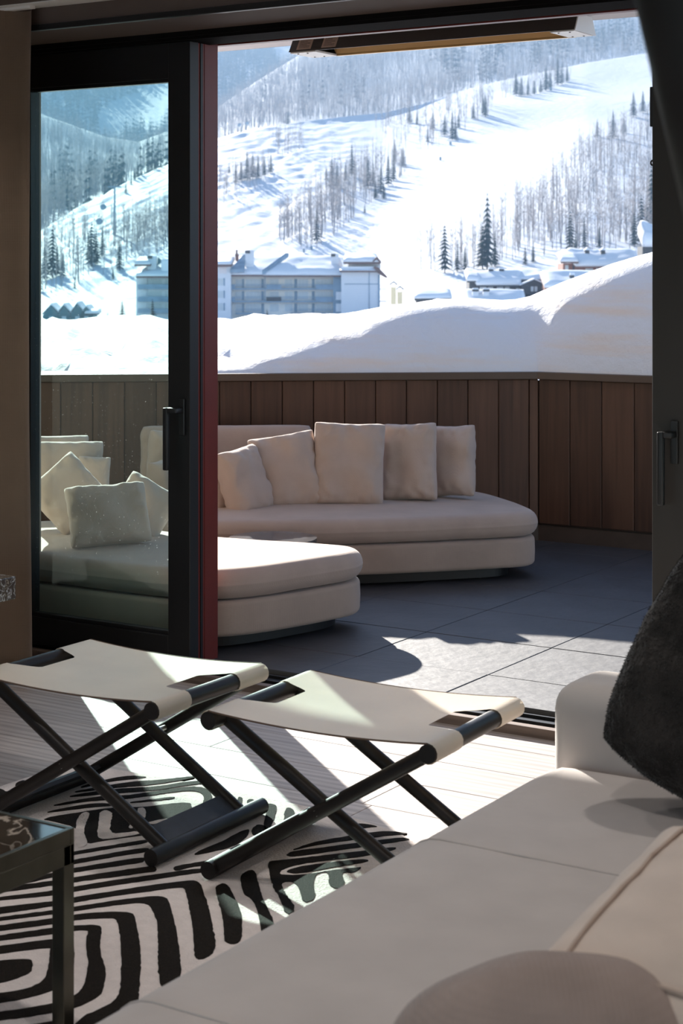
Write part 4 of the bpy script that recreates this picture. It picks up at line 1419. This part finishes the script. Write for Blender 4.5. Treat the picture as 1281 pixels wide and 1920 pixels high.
# infrared heater under the soffit edge
hx0, hx1 = -5.14, -3.50
ht = empty('patio_heater', ((hx0 + hx1) / 2, 7.7, 2.80)); tag(ht, 'long dark infrared heater hanging from the soffit', 'heater')
M_hbody = principled('heater_body', (0.03, 0.024, 0.02), rough=0.4, metal=0.3)
M_ochre = principled('heater_reflector', (0.55, 0.36, 0.16), rough=0.35, metal=0.6)
M_hwhite = principled('heater_end', (0.72, 0.70, 0.68), rough=0.4)
M_paper = principled('heater_label', (0.62, 0.46, 0.36), rough=0.8)
M_ink = principled('label_print', (0.12, 0.09, 0.08), rough=0.8)
L2 = (hx1 - hx0) / 2
def xprism(sec, x0, x1):
    bm = bmesh.new()
    lo = [bm.verts.new((x0, p[0], p[1])) for p in sec]; hi = [bm.verts.new((x1, p[0], p[1])) for p in sec]
    bm.faces.new(lo); bm.faces.new(hi[::-1]); n = len(sec)
    for i in range(n): bm.faces.new((lo[i], hi[i], hi[(i + 1) % n], lo[(i + 1) % n]))
    bmesh.ops.recalc_face_normals(bm, faces=bm.faces)
    return bm
obj('housing', xprism([(-.12, .0), (-.115, 0), (-.07, .07), (.07, .07), (.115, 0), (.12, 0), (.075, .078), (-.075, .078)], -L2, L2), M_hbody, ht)
obj('reflector', xprism([(-.10, .012), (-.06, .058), (.06, .058), (.10, .012), (.095, .004), (.055, .05), (-.055, .05), (-.095, .004)], -L2 + .16, L2 - .13), M_ochre, ht)
obj('rear_lip', xprism([(.10, -.006), (.12, -.006), (.12, .004), (.10, .004)], -L2 + .16, L2 - .1), M_ochre, ht)
for a, b in ((-L2 + .004, -L2 + .16), (L2 - .13, L2 - .004)):
    e = obj('end_plate', box(a, b, -.11, .11, -.006, .004), M_hwhite, ht)
    for q in (.03, .09): 
        for yy in (-.08, .08):
            obj('screw', tube((a + q, yy, -.009), (a + q, yy, -.003), .005, seg=8), M_hbody, e)
obj('end_cap', xprism([(-.12, -.004), (-.075, .08), (.075, .08), (.12, -.004)], L2, L2 + .006), M_hwhite, ht)
obj('heating_rod', tube((-L2 + .15, 0, .03), (L2 - .12, 0, .03), .01, seg=12), M_steel, ht)
nrm_ = Vector((0, -.078, -.045)).normalized()
def sl(x, f_, off):  # a point on the sloping front
    p = Vector((x, -.12 + .045 * f_, .078 * f_)); return p + Vector((0, -.866, .5)) * off
for (a, b) in ((-L2 + .045, -L2 + .135), (-L2 + .20, -L2 + .29)):
    bm = bmesh.new(); vs = [sl(a, .12, .0015), sl(b, .12, .0015), sl(b, .88, .0015), sl(a, .88, .0015)]
    r = bmesh.ops.contextual_create if False else None
    f_ = bm.faces.new([bm.verts.new(v) for v in vs]); bmesh.ops.solidify(bm, geom=[f_], thickness=.001)
    lb = obj('warning_label', bm, M_paper, ht)
    for k in range(7):
        q = .24 + k * .085
        bm = bmesh.new(); e = b - .012 - (.02 if k % 3 == 2 else 0)
        bm.faces.new([bm.verts.new(v) for v in (sl(a + .012, q, .003), sl(e, q, .003), sl(e, q + .03, .003), sl(a + .012, q + .03, .003))])
        obj('print_line', bm, M_ink, lb)
for xx in (-L2 + .4, L2 - .4):
    obj('bracket', box(xx - .015, xx + .015, -.02, .02, .075, .083), M_hbody, ht)

# ================================================================== folding stools
M_ebony = principled('ebonised_wood', (0.013, 0.010, 0.009), rough=0.42, spec=0.28, var=0.3, var_scale=14)
M_leather = principled('cream_leather', (0.84, 0.76, 0.65), rough=0.36, spec=0.7, var=0.04, var_scale=6, bump=0.05, bump_scale=220)
M_edge = principled('leather_edge', (0.10, 0.06, 0.04), rough=0.8)
M_navy = principled('navy_strap', (0.018, 0.02, 0.028), rough=0.6, var=0.2, var_scale=30)

def make_stool(center, ang, label):
    """local x across (rod to rod), y along the rods"""
    A, Bh, RR = .33, .275, .024
    zt, zb = .440, RR + .013
    root = empty('folding_stool', center, ang); tag(root, label, 'stool', 'folding stools on the rug')
    for sgn in (-1, 1):
        sharp_smooth(obj('top_rod', tube((sgn * A, -Bh, zt), (sgn * A, Bh, zt), RR, seg=32), M_ebony, root))
        sharp_smooth(obj('floor_rod', tube((sgn * A, -Bh, zb), (sgn * A, Bh, zb), RR, seg=32), M_ebony, root))
    rl = .0195
    for yy in (-(Bh - .028), Bh - .028):                      # outer pair leans one way
        sharp_smooth(obj('leg', tube((A, yy, zt), (-A, yy, zb), rl, seg=24), M_ebony, root))
    for yy in (-(Bh - .075), Bh - .100):                      # inner pair leans the other way
        sharp_smooth(obj('leg', tube((-A, yy, zt), (A, yy, zb), rl, seg=24), M_ebony, root))
    mid = (zt + zb) / 2
    for s_ in (-1, 1):
        obj('pivot', tube((0, s_ * (Bh - .11), mid), (0, s_ * (Bh - .01), mid), .008, seg=12), M_steel, root)
    # flat stretchers just above the floor rods
    for sgn, y0, y1 in ((1, -(Bh - .09), Bh - .115), (-1, -(Bh - .045), Bh - .045)):
        dx = -sgn * 2 * A; dz = zt - zb; L = math.hypot(dx, dz); ex, ez = dx / L, dz / L
        bm = bmesh.new()
        c0 = Vector((sgn * A + ex * .02, 0, zb + ez * .02)); c1 = Vector((sgn * A + ex * .088, 0, zb + ez * .088))
        nx, nz = -ez * .006, ex * .006
        P = [(c0.x + nx, c0.z + nz), (c1.x + nx, c1.z + nz), (c1.x - nx, c1.z - nz), (c0.x - nx, c0.z - nz)]
        lo = [bm.verts.new((p[0], y0, p[1])) for p in P]; hi = [bm.verts.new((p[0], y1, p[1])) for p in P]
        bm.faces.new(lo); bm.faces.new(hi[::-1])
        for i in range(4): bm.faces.new((lo[i], hi[i], hi[(i + 1) % 4], lo[(i + 1) % 4]))
        bmesh.ops.recalc_face_normals(bm, faces=bm.faces)
        obj('stretcher', bm, M_navy, root)
    # slung leather: wraps both rods at its four tabs, cut away in the middle of each rod
    rw = RR + .003
    tabs = .155                   # length of a tab along the rod
    bc = Bh - tabs
    wrapL = rw * math.radians(205)
    def pos(a, b):
        """a: distance across measured along the leather"""
        s = 1 if a >= 0 else -1
        q = abs(a)
        sag = .020 * (1 - (min(q, A) / A) ** 2) * (1 - .25 * (b / Bh) ** 2)
        if q <= A:
            return Vector((a, b, zt + rw - sag))
        th = (q - A) / rw
        return Vector((s * (A + rw * math.sin(th)), b, zt + rw * math.cos(th)))
    cols = []
    for k in range(9): cols.append((-Bh + .004 + (tabs - .004) * k / 8, A + wrapL))
    nc = 26
    for k in range(nc + 1):
        t = k / nc
        b = -bc + 2 * bc * t
        e = min(t, 1 - t) * 2
        depth = .012 + .085 * sstep(e / .38) ** .8
        cols.append((b, A - depth))
    for k in range(9): cols.append((bc + (tabs - .004) * k / 8, A + wrapL))
    bm = bmesh.new(); prev = None
    NA = 72
    for b, ae in cols:
        col = [bm.verts.new(pos(ae * (2 * i / NA - 1), b)) for i in range(NA + 1)]
        if prev and not (abs(prev[0] - b) < 1e-6):
            for i in range(NA): bm.faces.new((prev[1][i], prev[1][i + 1], col[i + 1], col[i]))
        elif prev:
            # same line: join only where both reach, by the nearest points
            pass
        prev = (b, col)
    # weld the body to the tabs along the common lines
    me_tmp = bm
    for side in (-bc, bc):
        tabcol = [v for v in bm.verts if abs(v.co.y - side) < 1e-6]
    bmesh.ops.solidify(bm, geom=list(bm.faces), thickness=.0035)
    bmesh.ops.recalc_face_normals(bm, faces=bm.faces)
    seat = obj('leather_seat', bm, M_leather, root, True)
    sharp_smooth(seat, 50)
    # stitched edge along the long sides
    for sg in (-1, 1):
        bm = bmesh.new()
        pts = [pos((A) * (2 * i / 30 - 1), sg * (Bh - .0035)) + Vector((0, sg * .0012, -.001)) for i in range(31)]
        for p, q in zip(pts[:-1], pts[1:]): bm_tube(bm, p, q, .0026, seg=6, caps=False)
        obj('edge_binding', bm, M_edge, seat, True)
    return root

RUGZ = 0.011
c2_ = W(.063, 4.755); ang2 = math.radians(60.4 + 32.4 - 90)
make_stool((c2_.x, c2_.y, 0.0), ang2, 'folding stool with cream leather sling, nearer the sofa')
c1_ = W(-.664, 5.184); ang1 = math.radians(58.8 + 32.4 - 90)
make_stool((c1_.x, c1_.y, 0.0), ang1, 'folding stool with cream leather sling, beside the glass door')

# ================================================================== rug with black and cream maze stripes
M_cream_pile = principled('cream_pile', (0.74, 0.66, 0.63), rough=0.95, spec=0.15, var=0.06, var_scale=40, bump=0.5, bump_scale=160, sheen=0.3)
M_black_pile = principled('black_pile', (0.016, 0.011, 0.007), rough=0.9, spec=0.2, var=0.5, var_scale=260, bump=0.8, bump_scale=320)
ORG = {'1': (0, 1440), '2': (0, 1660), '3': (240, 1480), '4': (200, 1640), '5': (480, 1500), 'p': (0, 0)}
def crop(k, pts):
    s = 1.0 if k == 'p' else 4.27
    ox, oy = ORG[k]
    return [(ox + x / s, oy + y / s) for x, y in pts]
rug_px = [(-150, 1530), (0, 1481), (77, 1455), (150, 1446), (219, 1448), (353, 1473), (520, 1507), (640, 1532), (770, 1576), (860, 1630), (880, 1760), (760, 2020), (300, 2300), (-420, 2200), (-700, 1800), (-400, 1610)]
rp = [at_z(u, v, 0) for u, v in rug_px]
rp = [Vector((p.x, p.y)) for p in rp]
rug = obj('zebra_rug', prism(resample(chaikin(rp, 2), .03), 0.0005, RUGZ), M_cream_pile)
tag(rug, 'black and cream maze striped rug under the stools', 'rug')
def stripe(k, pts, mat=None, up=.0022, it=2):
    P = [at_z(u, v, RUGZ) for u, v in crop(k, pts)]
    P = resample(chaikin([Vector((p.x, p.y)) for p in P], it), .012)
    P = [p + Vector((noise.noise(Vector((p.x * 60, p.y * 60, 0))), noise.noise(Vector((p.x * 60, p.y * 60, 7))))) * .0028 for p in P]
    bm = prism(P, RUGZ - .004, RUGZ + up)
    bmesh.ops.triangulate(bm, faces=[f for f in bm.faces if len(f.verts) > 4])
    return obj('stripe', bm, mat or M_black_pile, rug)
def band(k, top, bot, **kw):
    return stripe(k, top + bot[::-1], **kw)
K1x = lambda pts: [(x + 1025, y + 171) for x, y in pts]      # crop 3 -> crop 1
# long stripes beside and behind the coffee table
band('1', [(-200, 985), (0, 945), (450, 838), (620, 800), (1025, 736), (1160, 715)], [(-200, 1020), (0, 975), (450, 870), (620, 832), (1025, 776), (1160, 755)])
band('1', [(-200, 995), (0, 960), (450, 905), (620, 875), (1025, 816), (1170, 795), (1250, 790)], [(-200, 1030), (0, 1000), (450, 940), (620, 912), (1025, 861), (1180, 838), (1255, 830)])
band('1', [(-200, 1060), (0, 1038), (450, 985), (620, 950), (1025, 886), (1325, 846), (1525, 815), (1665, 808), (1715, 818)], [(-200, 1085), (0, 1062), (450, 1022), (620, 985), (1025, 926), (1325, 881), (1525, 850), (1665, 832), (1715, 830)])
band('1', [(450, 768), (620, 735), (1025, 661), (1190, 640)], [(450, 800), (620, 765), (1025, 696), (1200, 670)])
band('1', [(560, 685), (620, 668), (1025, 601), (1180, 575)], [(560, 708), (620, 692), (1025, 626), (1190, 600)])
band('1', [(1380, 800), (1450, 780), (1855, 716), (1900, 712)], [(1400, 830), (1500, 800), (1855, 752), (1880, 745)])
# the L shaped stripes that turn the corner towards the sofa
stripe('1', [(-200, 1145), (0, 1119), (300, 1085), (450, 1069), (620, 1035), (1025, 971), (1225, 941), (1455, 911), (1600, 900), (1635, 1021), (1675, 1121), (1705, 1281), (1740, 1480), (1560, 1560), (1550, 1400), (1545, 1281), (1505, 1071), (1485, 971), (1450, 955), (1225, 986), (1025, 1011), (620, 1074), (450, 1104), (0, 1172), (-200, 1195)])
stripe('1', [(-200, 1230), (0, 1199), (455, 1139), (620, 1111), (1025, 1051), (1325, 1021), (1365, 1101), (1410, 1281), (1440, 1480), (1460, 1700), (1290, 1800), (1265, 1600), (1265, 1281), (1245, 1181), (1185, 1081), (1025, 1086), (620, 1144), (455, 1171), (0, 1224), (-200, 1260)])
stripe('2', [(-200, 355), (0, 325), (455, 265), (630, 235), (850, 215), (1050, 220), (1080, 250), (1110, 400), (1130, 550), (1125, 700), (1110, 900), (1100, 1180), (700, 1300), (550, 1200), (640, 1060), (800, 1000), (930, 920), (960, 850), (975, 650), (965, 450), (950, 310), (920, 262), (800, 268), (630, 275), (455, 310), (0, 368), (-200, 395)])
stripe('2', [(-200, 435), (0, 405), (455, 340), (630, 325), (780, 322), (815, 345), (810, 400), (800, 470), (810, 560), (830, 620), (852, 700), (835, 800), (810, 880), (700, 945), (560, 1000), (470, 1015), (200, 1060), (0, 1085), (-200, 1110), (-200, 1050), (0, 1020), (300, 975), (470, 940), (560, 905), (640, 860), (680, 790), (695, 700), (710, 620), (690, 520), (688, 430), (700, 385), (712, 365), (630, 360), (455, 390), (0, 445), (-200, 470)])
stripe('2', [(-200, 515), (0, 490), (455, 430), (560, 430), (600, 500), (590, 700), (540, 790), (470, 825), (350, 870), (200, 910), (0, 945), (-200, 975), (-200, 890), (0, 868), (200, 840), (330, 785), (375, 720), (395, 600), (400, 560), (395, 520), (412, 500), (300, 510), (0, 550), (-200, 575)])
stripe('2', [(-200, 640), (0, 605), (235, 592), (258, 620), (260, 660), (250, 700), (120, 755), (0, 785), (-200, 800)])
stripe('2', [(-200, 1200), (200, 1130), (470, 1085), (560, 1075), (480, 1180), (0, 1260), (-200, 1290)])
# dark field with the cream hooks behind the table corner
stripe('1', [(330, 408), (620, 360), (920, 318), (1165, 318), (1340, 290), (1510, 279), (1540, 300), (1530, 370), (1515, 430), (1400, 500), (1250, 545), (1150, 540), (1025, 556), (790, 590), (705, 612), (675, 560), (600, 470), (430, 432)], it=1)
for pts in ([(605, 470), (625, 400), (665, 365), (700, 358), (718, 375), (700, 420), (670, 500), (680, 550), (705, 610), (660, 640), (610, 640)],
            [(795, 400), (800, 360), (845, 342), (895, 360), (898, 400), (885, 450), (878, 500), (905, 535), (1000, 525), (1100, 512), (1130, 535), (900, 570), (795, 578), (778, 520), (792, 450)],
            [(1030, 490), (1040, 455), (1070, 488)], [(1085, 335), (1165, 318), (1168, 410), (1140, 395)],
            K1x([(150, 268), (480, 213), (470, 232), (300, 272), (170, 288)]), K1x([(190, 325), (470, 258), (450, 275), (330, 312), (210, 338)])):
    stripe('1', pts, M_cream_pile, .0032, 1)
# thin stripes along the far edge of the rug
band('1', [(380, 352), (640, 300), (780, 285), (910, 290)], [(380, 362), (620, 330), (780, 312), (910, 305)])
band('1', [(430, 298), (700, 245), (850, 225), (1000, 225), (1150, 205), (1325, 176), (1520, 150), (1640, 160), (1700, 210), (1690, 300), (1620, 400), (1560, 430)], [(430, 308), (650, 275), (850, 258), (1020, 250), (1150, 232), (1325, 205), (1500, 185), (1590, 190), (1635, 225), (1630, 270), (1590, 350), (1540, 425)], it=1)
band('1', [(560, 225), (800, 185), (1000, 165), (1281, 150), (1440, 120), (1630, 100)], [(560, 235), (800, 215), (1000, 200), (1281, 180), (1440, 150), (1630, 128)])
band('1', [(600, 190), (905, 135), (1100, 108), (1281, 100), (1560, 65)], [(600, 200), (930, 158), (1100, 150), (1281, 130), (1560, 85)])
band('1', [(650, 150), (860, 90), (1060, 62), (1170, 74)], [(650, 165), (860, 112), (1060, 92), (1170, 78)])
band('1', [(1040, 275), (1281, 248), (1400, 232)], [(1040, 285), (1281, 262), (1400, 245)])
stripe('1', [(120, 150), (130, 118), (205, 98), (200, 130), (175, 155)], it=1)
stripe('1', [(-60, 185), (0, 168), (30, 180), (45, 195), (110, 190), (190, 178), (150, 200), (0, 222), (-60, 235)], it=1)
band('1', [(-60, 268), (60, 255), (200, 230)], [(-60, 280), (60, 275), (200, 250)])
stripe('1', [(430, 140), (520, 60), (640, 15), (600, 80), (570, 130), (480, 160)], it=1)
stripe('1', [(700, 100), (760, 40), (790, 20), (800, 60), (740, 110)], it=1)
# short bars along the far edge, right of the first stool, with one painted rod shadow
for k, pts in (('3', [(755, 32), (830, 48), (820, 100), (790, 110)]), ('3', [(880, 62), (922, 70), (905, 150), (898, 215), (858, 190), (870, 120)]),
               ('3', [(960, 78), (1022, 88), (1005, 160), (985, 190), (942, 185), (950, 130)]),
               ('3', [(1105, 112), (1198, 128), (1185, 200), (1150, 290), (1120, 340), (1080, 310), (1100, 230), (1110, 170)]),
               ('3', [(1255, 148), (1330, 158), (1335, 230), (1355, 270), (1290, 300), (1245, 270)]),
               ('3', [(1000, 405), (1060, 375), (1175, 362), (1140, 395), (1080, 418), (1010, 420)]),
               ('3', [(980, 330), (1040, 280), (1110, 300), (1118, 350), (1050, 375), (1010, 380)]),  # cast shadow of the stool's floor rod end, painted in as black pile
               ('3', [(690, 445), (760, 420), (860, 360), (960, 320), (975, 340), (930, 410), (820, 470), (640, 510), (520, 532), (560, 500)]),
               ('3', [(690, 780), (790, 745), (860, 880), (905, 970), (918, 1110), (905, 1240), (770, 1240), (768, 1110), (750, 980), (715, 870)]),
               ('3', [(895, 690), (1015, 630), (1050, 780), (1085, 890), (1155, 1025), (1200, 1200), (1080, 1200), (1040, 990), (1000, 880), (925, 845), (905, 760)])):
    stripe(k, pts)
band('5', [(780, 205), (850, 188), (970, 213)], [(800, 235), (860, 226), (970, 216)])
band('5', [(300, 398), (500, 330), (700, 300), (860, 270), (1050, 250), (1215, 270)], [(300, 405), (450, 368), (700, 332), (900, 306), (1100, 285), (1215, 274)])
band('5', [(245, 440), (300, 410), (500, 390), (780, 350), (920, 335), (1150, 303), (1230, 315)], [(245, 448), (300, 456), (500, 430), (780, 388), (1000, 356), (1150, 335), (1230, 320)])
stripe('5', [(90, 500), (150, 490), (400, 465), (600, 440), (860, 412), (1000, 392), (1120, 380), (1120, 400), (1000, 422), (860, 456), (600, 482), (350, 515), (215, 555), (188, 590), (210, 605), (320, 605), (440, 595), (600, 568), (780, 548), (860, 540), (780, 590), (700, 580), (690, 610), (720, 680), (640, 720), (580, 680), (585, 600), (560, 578), (500, 590), (470, 620), (460, 680), (480, 800), (380, 830), (355, 740), (330, 680), (280, 655), (220, 660), (205, 690), (240, 760), (330, 880), (240, 930), (190, 780), (140, 715), (112, 610)], it=1)
band('5', [(245, 572), (330, 540), (560, 508), (700, 490), (900, 475)], [(250, 582), (330, 592), (450, 575), (600, 545), (900, 500)])

# ================================================================== coffee table with the marble top
M_marble = marble('black_marble', 1.0, 2.6)
M_gun = principled('gunmetal', (0.10, 0.095, 0.075), rough=0.28, metal=0.9, var=0.2, var_scale=8)
tx, ty, tz = -2.495, 2.857, .45
ct = empty('coffee_table', (tx, ty, 0)); tag(ct, 'low coffee table with black marble top and gunmetal frame', 'table')
TW, TL = 1.3, 1.1
obj('marble_top', box(-TW + .012, -.012, -TL + .012, -.012, tz - .030, tz - .001, .002, 1), M_marble, ct)
for (a, b, c, d_) in ((-TW, 0, -.012, 0), (-TW, 0, -TL, -TL + .012), (-.012, 0, -TL + .012, -.012), (-TW, -TW + .012, -TL + .012, -.012)):
    obj('frame_bar', box(a, b, c, d_, tz - .032, tz + .001, .001, 1), M_gun, ct)
    obj('apron', box(a + (.0 if b - a > .1 else .0), b, c, d_, tz - .075, tz - .032, .001, 1), M_gun, ct)
for (a, b) in ((-.034, 0), (-TW, -TW + .034)):
    for (c, d_) in ((-.034, 0), (-TL, -TL + .034)):
        obj('leg', box(a, b, c, d_, .0, tz - .0325, .0015, 1), M_gun, ct)

# ================================================================== living room sofa
M_sofa = fabric('greige_boucle', (0.47, 0.425, 0.40), weave=700, strength=0.22, var=0.05)
sf = empty('living_room_sofa', (-1.2, 2.3, 0)); tag(sf, 'long greige upholstered sofa in the foreground', 'sofa')
def loc(x, y): return Vector((x + 1.2, y - 2.3))
seat_pts = [loc(-1.93, .3), loc(-.45, .3), loc(-.45, 4.02), loc(-1.93, 4.02)]
sp = []
for i, p in enumerate(seat_pts):           # small plan radius in the corners
    a, b = seat_pts[i - 1], seat_pts[(i + 1) % 4]
    sp += [p + (a - p).normalized() * .09, p + ((a - p).normalized() + (b - p).normalized()) * .026, p + (b - p).normalized() * .09]
sp = resample(sp, .09)
obj('seat_cushion', cushion_slab(sp, .17, .42, .095, 0, .008, 4, .002), M_sofa, sf, True)
obj('base', box(-.69, .72, -2.0, 1.72, .04, .175, .02, 2), M_sofa, sf)
obj('arm', box(-.725, .9, 1.70, 1.965, .04, .606, .07, 6), M_sofa, sf, True)
obj('backrest', box(.72, .98, -2.0, 1.975, .04, .62, .07, 6), M_sofa, sf, True)
for ys in (3.29, 2.30, 1.3):
    bm = bmesh.new()
    pts = [Vector((-1.93 + 1.2 + .095 - .095 * math.sin(a) * 1.0, ys - 2.3, .42 - .095 + .095 * math.cos(a) + .0005)) for a in [PI / 2 - PI / 2 * k / 6 for k in range(7)]]
    pts.append(Vector((.7, ys - 2.3, .4205)))
    for p, q in zip(pts[:-1], pts[1:]): bm_tube(bm, p, q, .0028, seg=6, caps=False)
    obj('seam', bm, M_sofa, sf, True)
for (a, b) in ((-.6, -1.9), (.85, -1.9), (-.6, 1.85), (.85, 1.85)):
    obj('foot', tube((a, b, 0.0), (a, b, .045), .025, seg=16), M_black, sf)

M_fur = principled('charcoal_fur', (0.022, 0.018, 0.016), rough=0.85, spec=0.3, var=0.6, var_scale=9, bump=1.0, bump_scale=26, sheen=0.12)
fp = obj('fur_pillow', pillow_bm(.56, .58, .24, 21.0, 34, .0, .016, .3, .13), M_fur, None, True)
place(fp, at_d(1408, 1292, 3.93), -18, 14, -24); tag(fp, 'dark charcoal fur pillow leaning against the sofa arm', 'pillow')
# short fur strands on the dark pillow
def fur(o, n, L, seedv):
    rn = random.Random(seedv); me = o.data; V, T = [], []
    polys = me.polygons; vs = me.vertices
    for _ in range(n):
        p = polys[rn.randrange(len(polys))]
        a, b, c = [vs[i].co for i in p.vertices][:3]
        r1, r2 = rn.random(), rn.random()
        q = a + (b - a) * r1 + (c - b) * r2
        d = (p.normal + Vector((rn.uniform(-.8, .8), rn.uniform(-1.4, .2), rn.uniform(-.5, .5)))).normalized()
        s = d.orthogonal().normalized() * .0011
        k = len(V); V += [q - s, q + s, q + d * L * rn.uniform(.6, 1.3)]; T.append((k, k + 1, k + 2))
    return np_mesh('fur', np.array([tuple(v) for v in V]), np.array(T), [M_fur])
fo = link('fur', fur(fp, 30000, .005, 5), fp); fo['kind'] = 'stuff'

M_tan = fabric('warm_linen', (0.60, 0.50, 0.43), weave=420, strength=0.3, var=0.08)
bxp = empty('box_cushion', (-.842, 2.44, .425)); tag(bxp, 'beige box cushion with piped edges on the sofa', 'pillow')
bxp.rotation_euler = (0, math.radians(9), math.radians(6))
bm = box(-.28, .28, -.36, .36, 0.0, .26, .035, 5)
bmesh.ops.subdivide_edges(bm, edges=[e for e in bm.edges if e.calc_length() > .12], cuts=10, use_grid_fill=True)
for v in bm.verts:
    e = max(0, 1 - (v.co.x / .27) ** 4) * max(0, 1 - (v.co.y / .36) ** 4)
    v.co.z += (.055 * e if v.co.z > .13 else 0) + noise.noise(Vector((v.co.x * 3, v.co.y * 11, v.co.z * 3))) * .008 * (1 if v.co.z > .05 else 0)
obj('cover', bm, M_tan, bxp, True)
bm = bmesh.new()
rr = .05
loop = [(-.28 + rr, -.36 + rr), (.28 - rr, -.36 + rr), (.28 - rr, .36 - rr), (-.28 + rr, .36 - rr)]
def topz(p):
    e = max(0, 1 - (p.x / .27) ** 4) * max(0, 1 - (p.y / .36) ** 4)
    return Vector((p.x, p.y, .262 + .055 * e + noise.noise(Vector((p.x * 3, p.y * 11, .26 * 3))) * .008))
for i in range(4):
    a, b = Vector((*loop[i], .262)), Vector((*loop[(i + 1) % 4], .262))
    for k in range(12):
        bm_tube(bm, topz(a.lerp(b, k / 12)), topz(a.lerp(b, (k + 1) / 12)), .0036, seg=8, caps=False)
obj('piping', bm, principled('piping_cord', (.44, .34, .28), rough=.9), bxp, True)

M_mauve = fabric('mauve_boucle', (0.31, 0.24, 0.21), weave=260, strength=0.5, var=0.14)
bm = bmesh.new(); bmesh.ops.create_uvsphere(bm, u_segments=48, v_segments=28, radius=1.0)
for v in bm.verts:
    v.co = Vector((v.co.x * .235, v.co.y * .17, v.co.z * .165))
    v.co += v.co.normalized() * noise.noise(v.co * 9) * .008
fpz = at_d(1046, 2030, 2.28)
rp_ = obj('round_pillow', bm, M_mauve, None, True); rp_.location = (fpz.x, fpz.y, .585); rp_.rotation_euler = (0, 0, YAW)
tag(rp_, 'rounded taupe boucle pillow nearest the camera', 'pillow')

# ================================================================== drape, marble ledge, pendant
M_linen = fabric('brown_linen', (0.33, 0.232, 0.165), weave=300, strength=0.3, var=0.05)
bm = bmesh.new(); g = {}
NX, NZ = 140, 24
for i in range(NX + 1):
    for j in range(NZ + 1):
        x = -6.25 + (6.25 - 4.715) * i / NX
        z = .025 + (2.685 - .025) * j / NZ
        ph = x * 26 + .6 * noise.noise(Vector((x * 2, z * .8, 0)))
        y = 5.135 + .045 * math.sin(ph) * (0.75 + .25 * z / 2.7) + .01 * noise.noise(Vector((x * 5, z * 1.5, 3)))
        g[i, j] = bm.verts.new((x + .008 * noise.noise(Vector((z * 1.7, x, 1))), y, z))
for i in range(NX):
    for j in range(NZ):
        bm.faces.new((g[i, j], g[i + 1, j], g[i + 1, j + 1], g[i, j + 1]))
bmesh.ops.solidify(bm, geom=list(bm.faces), thickness=.004)
dr = obj('drape', bm, M_linen, None, True); tag(dr, 'brown linen drape hanging at the left of the glass door', 'curtain')
obj('drape_rail', box(-6.3, -4.70, 5.12, 5.15, 2.684, 2.6955), M_white, dr)

M_marble2 = marble('brown_marble', 3.0, 9.0, 0.22)
c_ = at_d(30, 1080, 5.9)
lg = empty('marble_console', (c_.x, c_.y, 0)); tag(lg, 'veined brown marble console top at the left edge in front of the drape', 'console')
obj('slab', box(-.8, 0, -1.0, 0, c_.z - .078, c_.z, .004, 2), M_marble2, lg)
obj('panel', box(-.74, -.055, -.95, -.06, .0, c_.z - .079, .003, 1), M_linen if False else principled('console_wood', (0.07, 0.05, 0.035), rough=.5), lg)

M_shade = principled('black_shade', (0.006, 0.006, 0.006), rough=0.6)
pc = at_d(1424, 200, 1.75)
pd = empty('pendant_lamp', (pc.x, pc.y, ZC)); tag(pd, 'black pendant lamp shade in the top right corner', 'lamp')
zt_ = EYE + (HZ + 260) / F * 1.75 - ZC; zb_ = EYE + (HZ - 440) / F * 1.75 - ZC
bm = bmesh.new(); bmesh.ops.create_cone(bm, cap_ends=False, segments=48, radius1=.070, radius2=.155, depth=zt_ - zb_, matrix=Matrix.Translation((0, 0, (zt_ + zb_) / 2)))
bmesh.ops.solidify(bm, geom=list(bm.faces), thickness=.004)
obj('lamp_shade', bm, M_shade, pd, True)
obj('cord', tube((0, 0, zt_ - .1), (0, 0, -.002), .004, seg=8), M_shade, pd)
obj('canopy', tube((0, 0, -.03), (0, 0, -.001), .05, seg=24), M_shade, pd)
bm = bmesh.new(); bmesh.ops.create_uvsphere(bm, u_segments=20, v_segments=12, radius=.035, matrix=Matrix.Translation((0, 0, zt_ - .12)))
obj('bulb', bm, M_hwhite, pd, True)

# ================================================================== ceiling fill lamps, added out of view to brighten the room
M_fill_lens = bpy.data.materials.new('lamp_lens'); M_fill_lens.use_nodes = True  # glowing lens for the added fill lamps
M_fill_lens.node_tree.nodes['Principled BSDF'].inputs['Emission Color'].default_value = (1, .86, .70, 1)
M_fill_lens.node_tree.nodes['Principled BSDF'].inputs['Emission Strength'].default_value = 6.0
for i, (x, y) in enumerate(((-4.9, 4.3), (-3.2, 4.3), (-1.4, 4.3), (-4.9, 2.6), (-3.2, 2.6), (-1.4, 2.6), (.6, 2.6), (-4.9, .6), (-3.2, .6), (-1.4, .6), (.6, .6), (-4.0, -1.6), (-.6, -1.6))):
    r = empty('downlight', (x, y, ZC)); tag(r, 'recessed round ceiling downlight above the living room', 'lamp', 'recessed ceiling downlights')
    bm = bmesh.new(); bmesh.ops.create_cone(bm, cap_ends=False, segments=32, radius1=.075, radius2=.055, depth=.012, matrix=Matrix.Translation((0, 0, -.006)))
    bmesh.ops.solidify(bm, geom=list(bm.faces), thickness=.004)
    obj('ring', bm, M_white, r, True)
    obj('lens', tube((0, 0, -.006), (0, 0, -.002), .05, seg=24), M_fill_lens, r)
    ld = bpy.data.lights.new('downlight_beam', 'SPOT'); ld.energy = FILL_LAMP_W; ld.color = (1.0, .95, .91); ld.spot_size = math.radians(130); ld.spot_blend = 1.0; ld.shadow_soft_size = .06
    lo = bpy.data.objects.new('beam', ld); COL.objects.link(lo); lo.parent = r; lo.location = (0, 0, -.02)
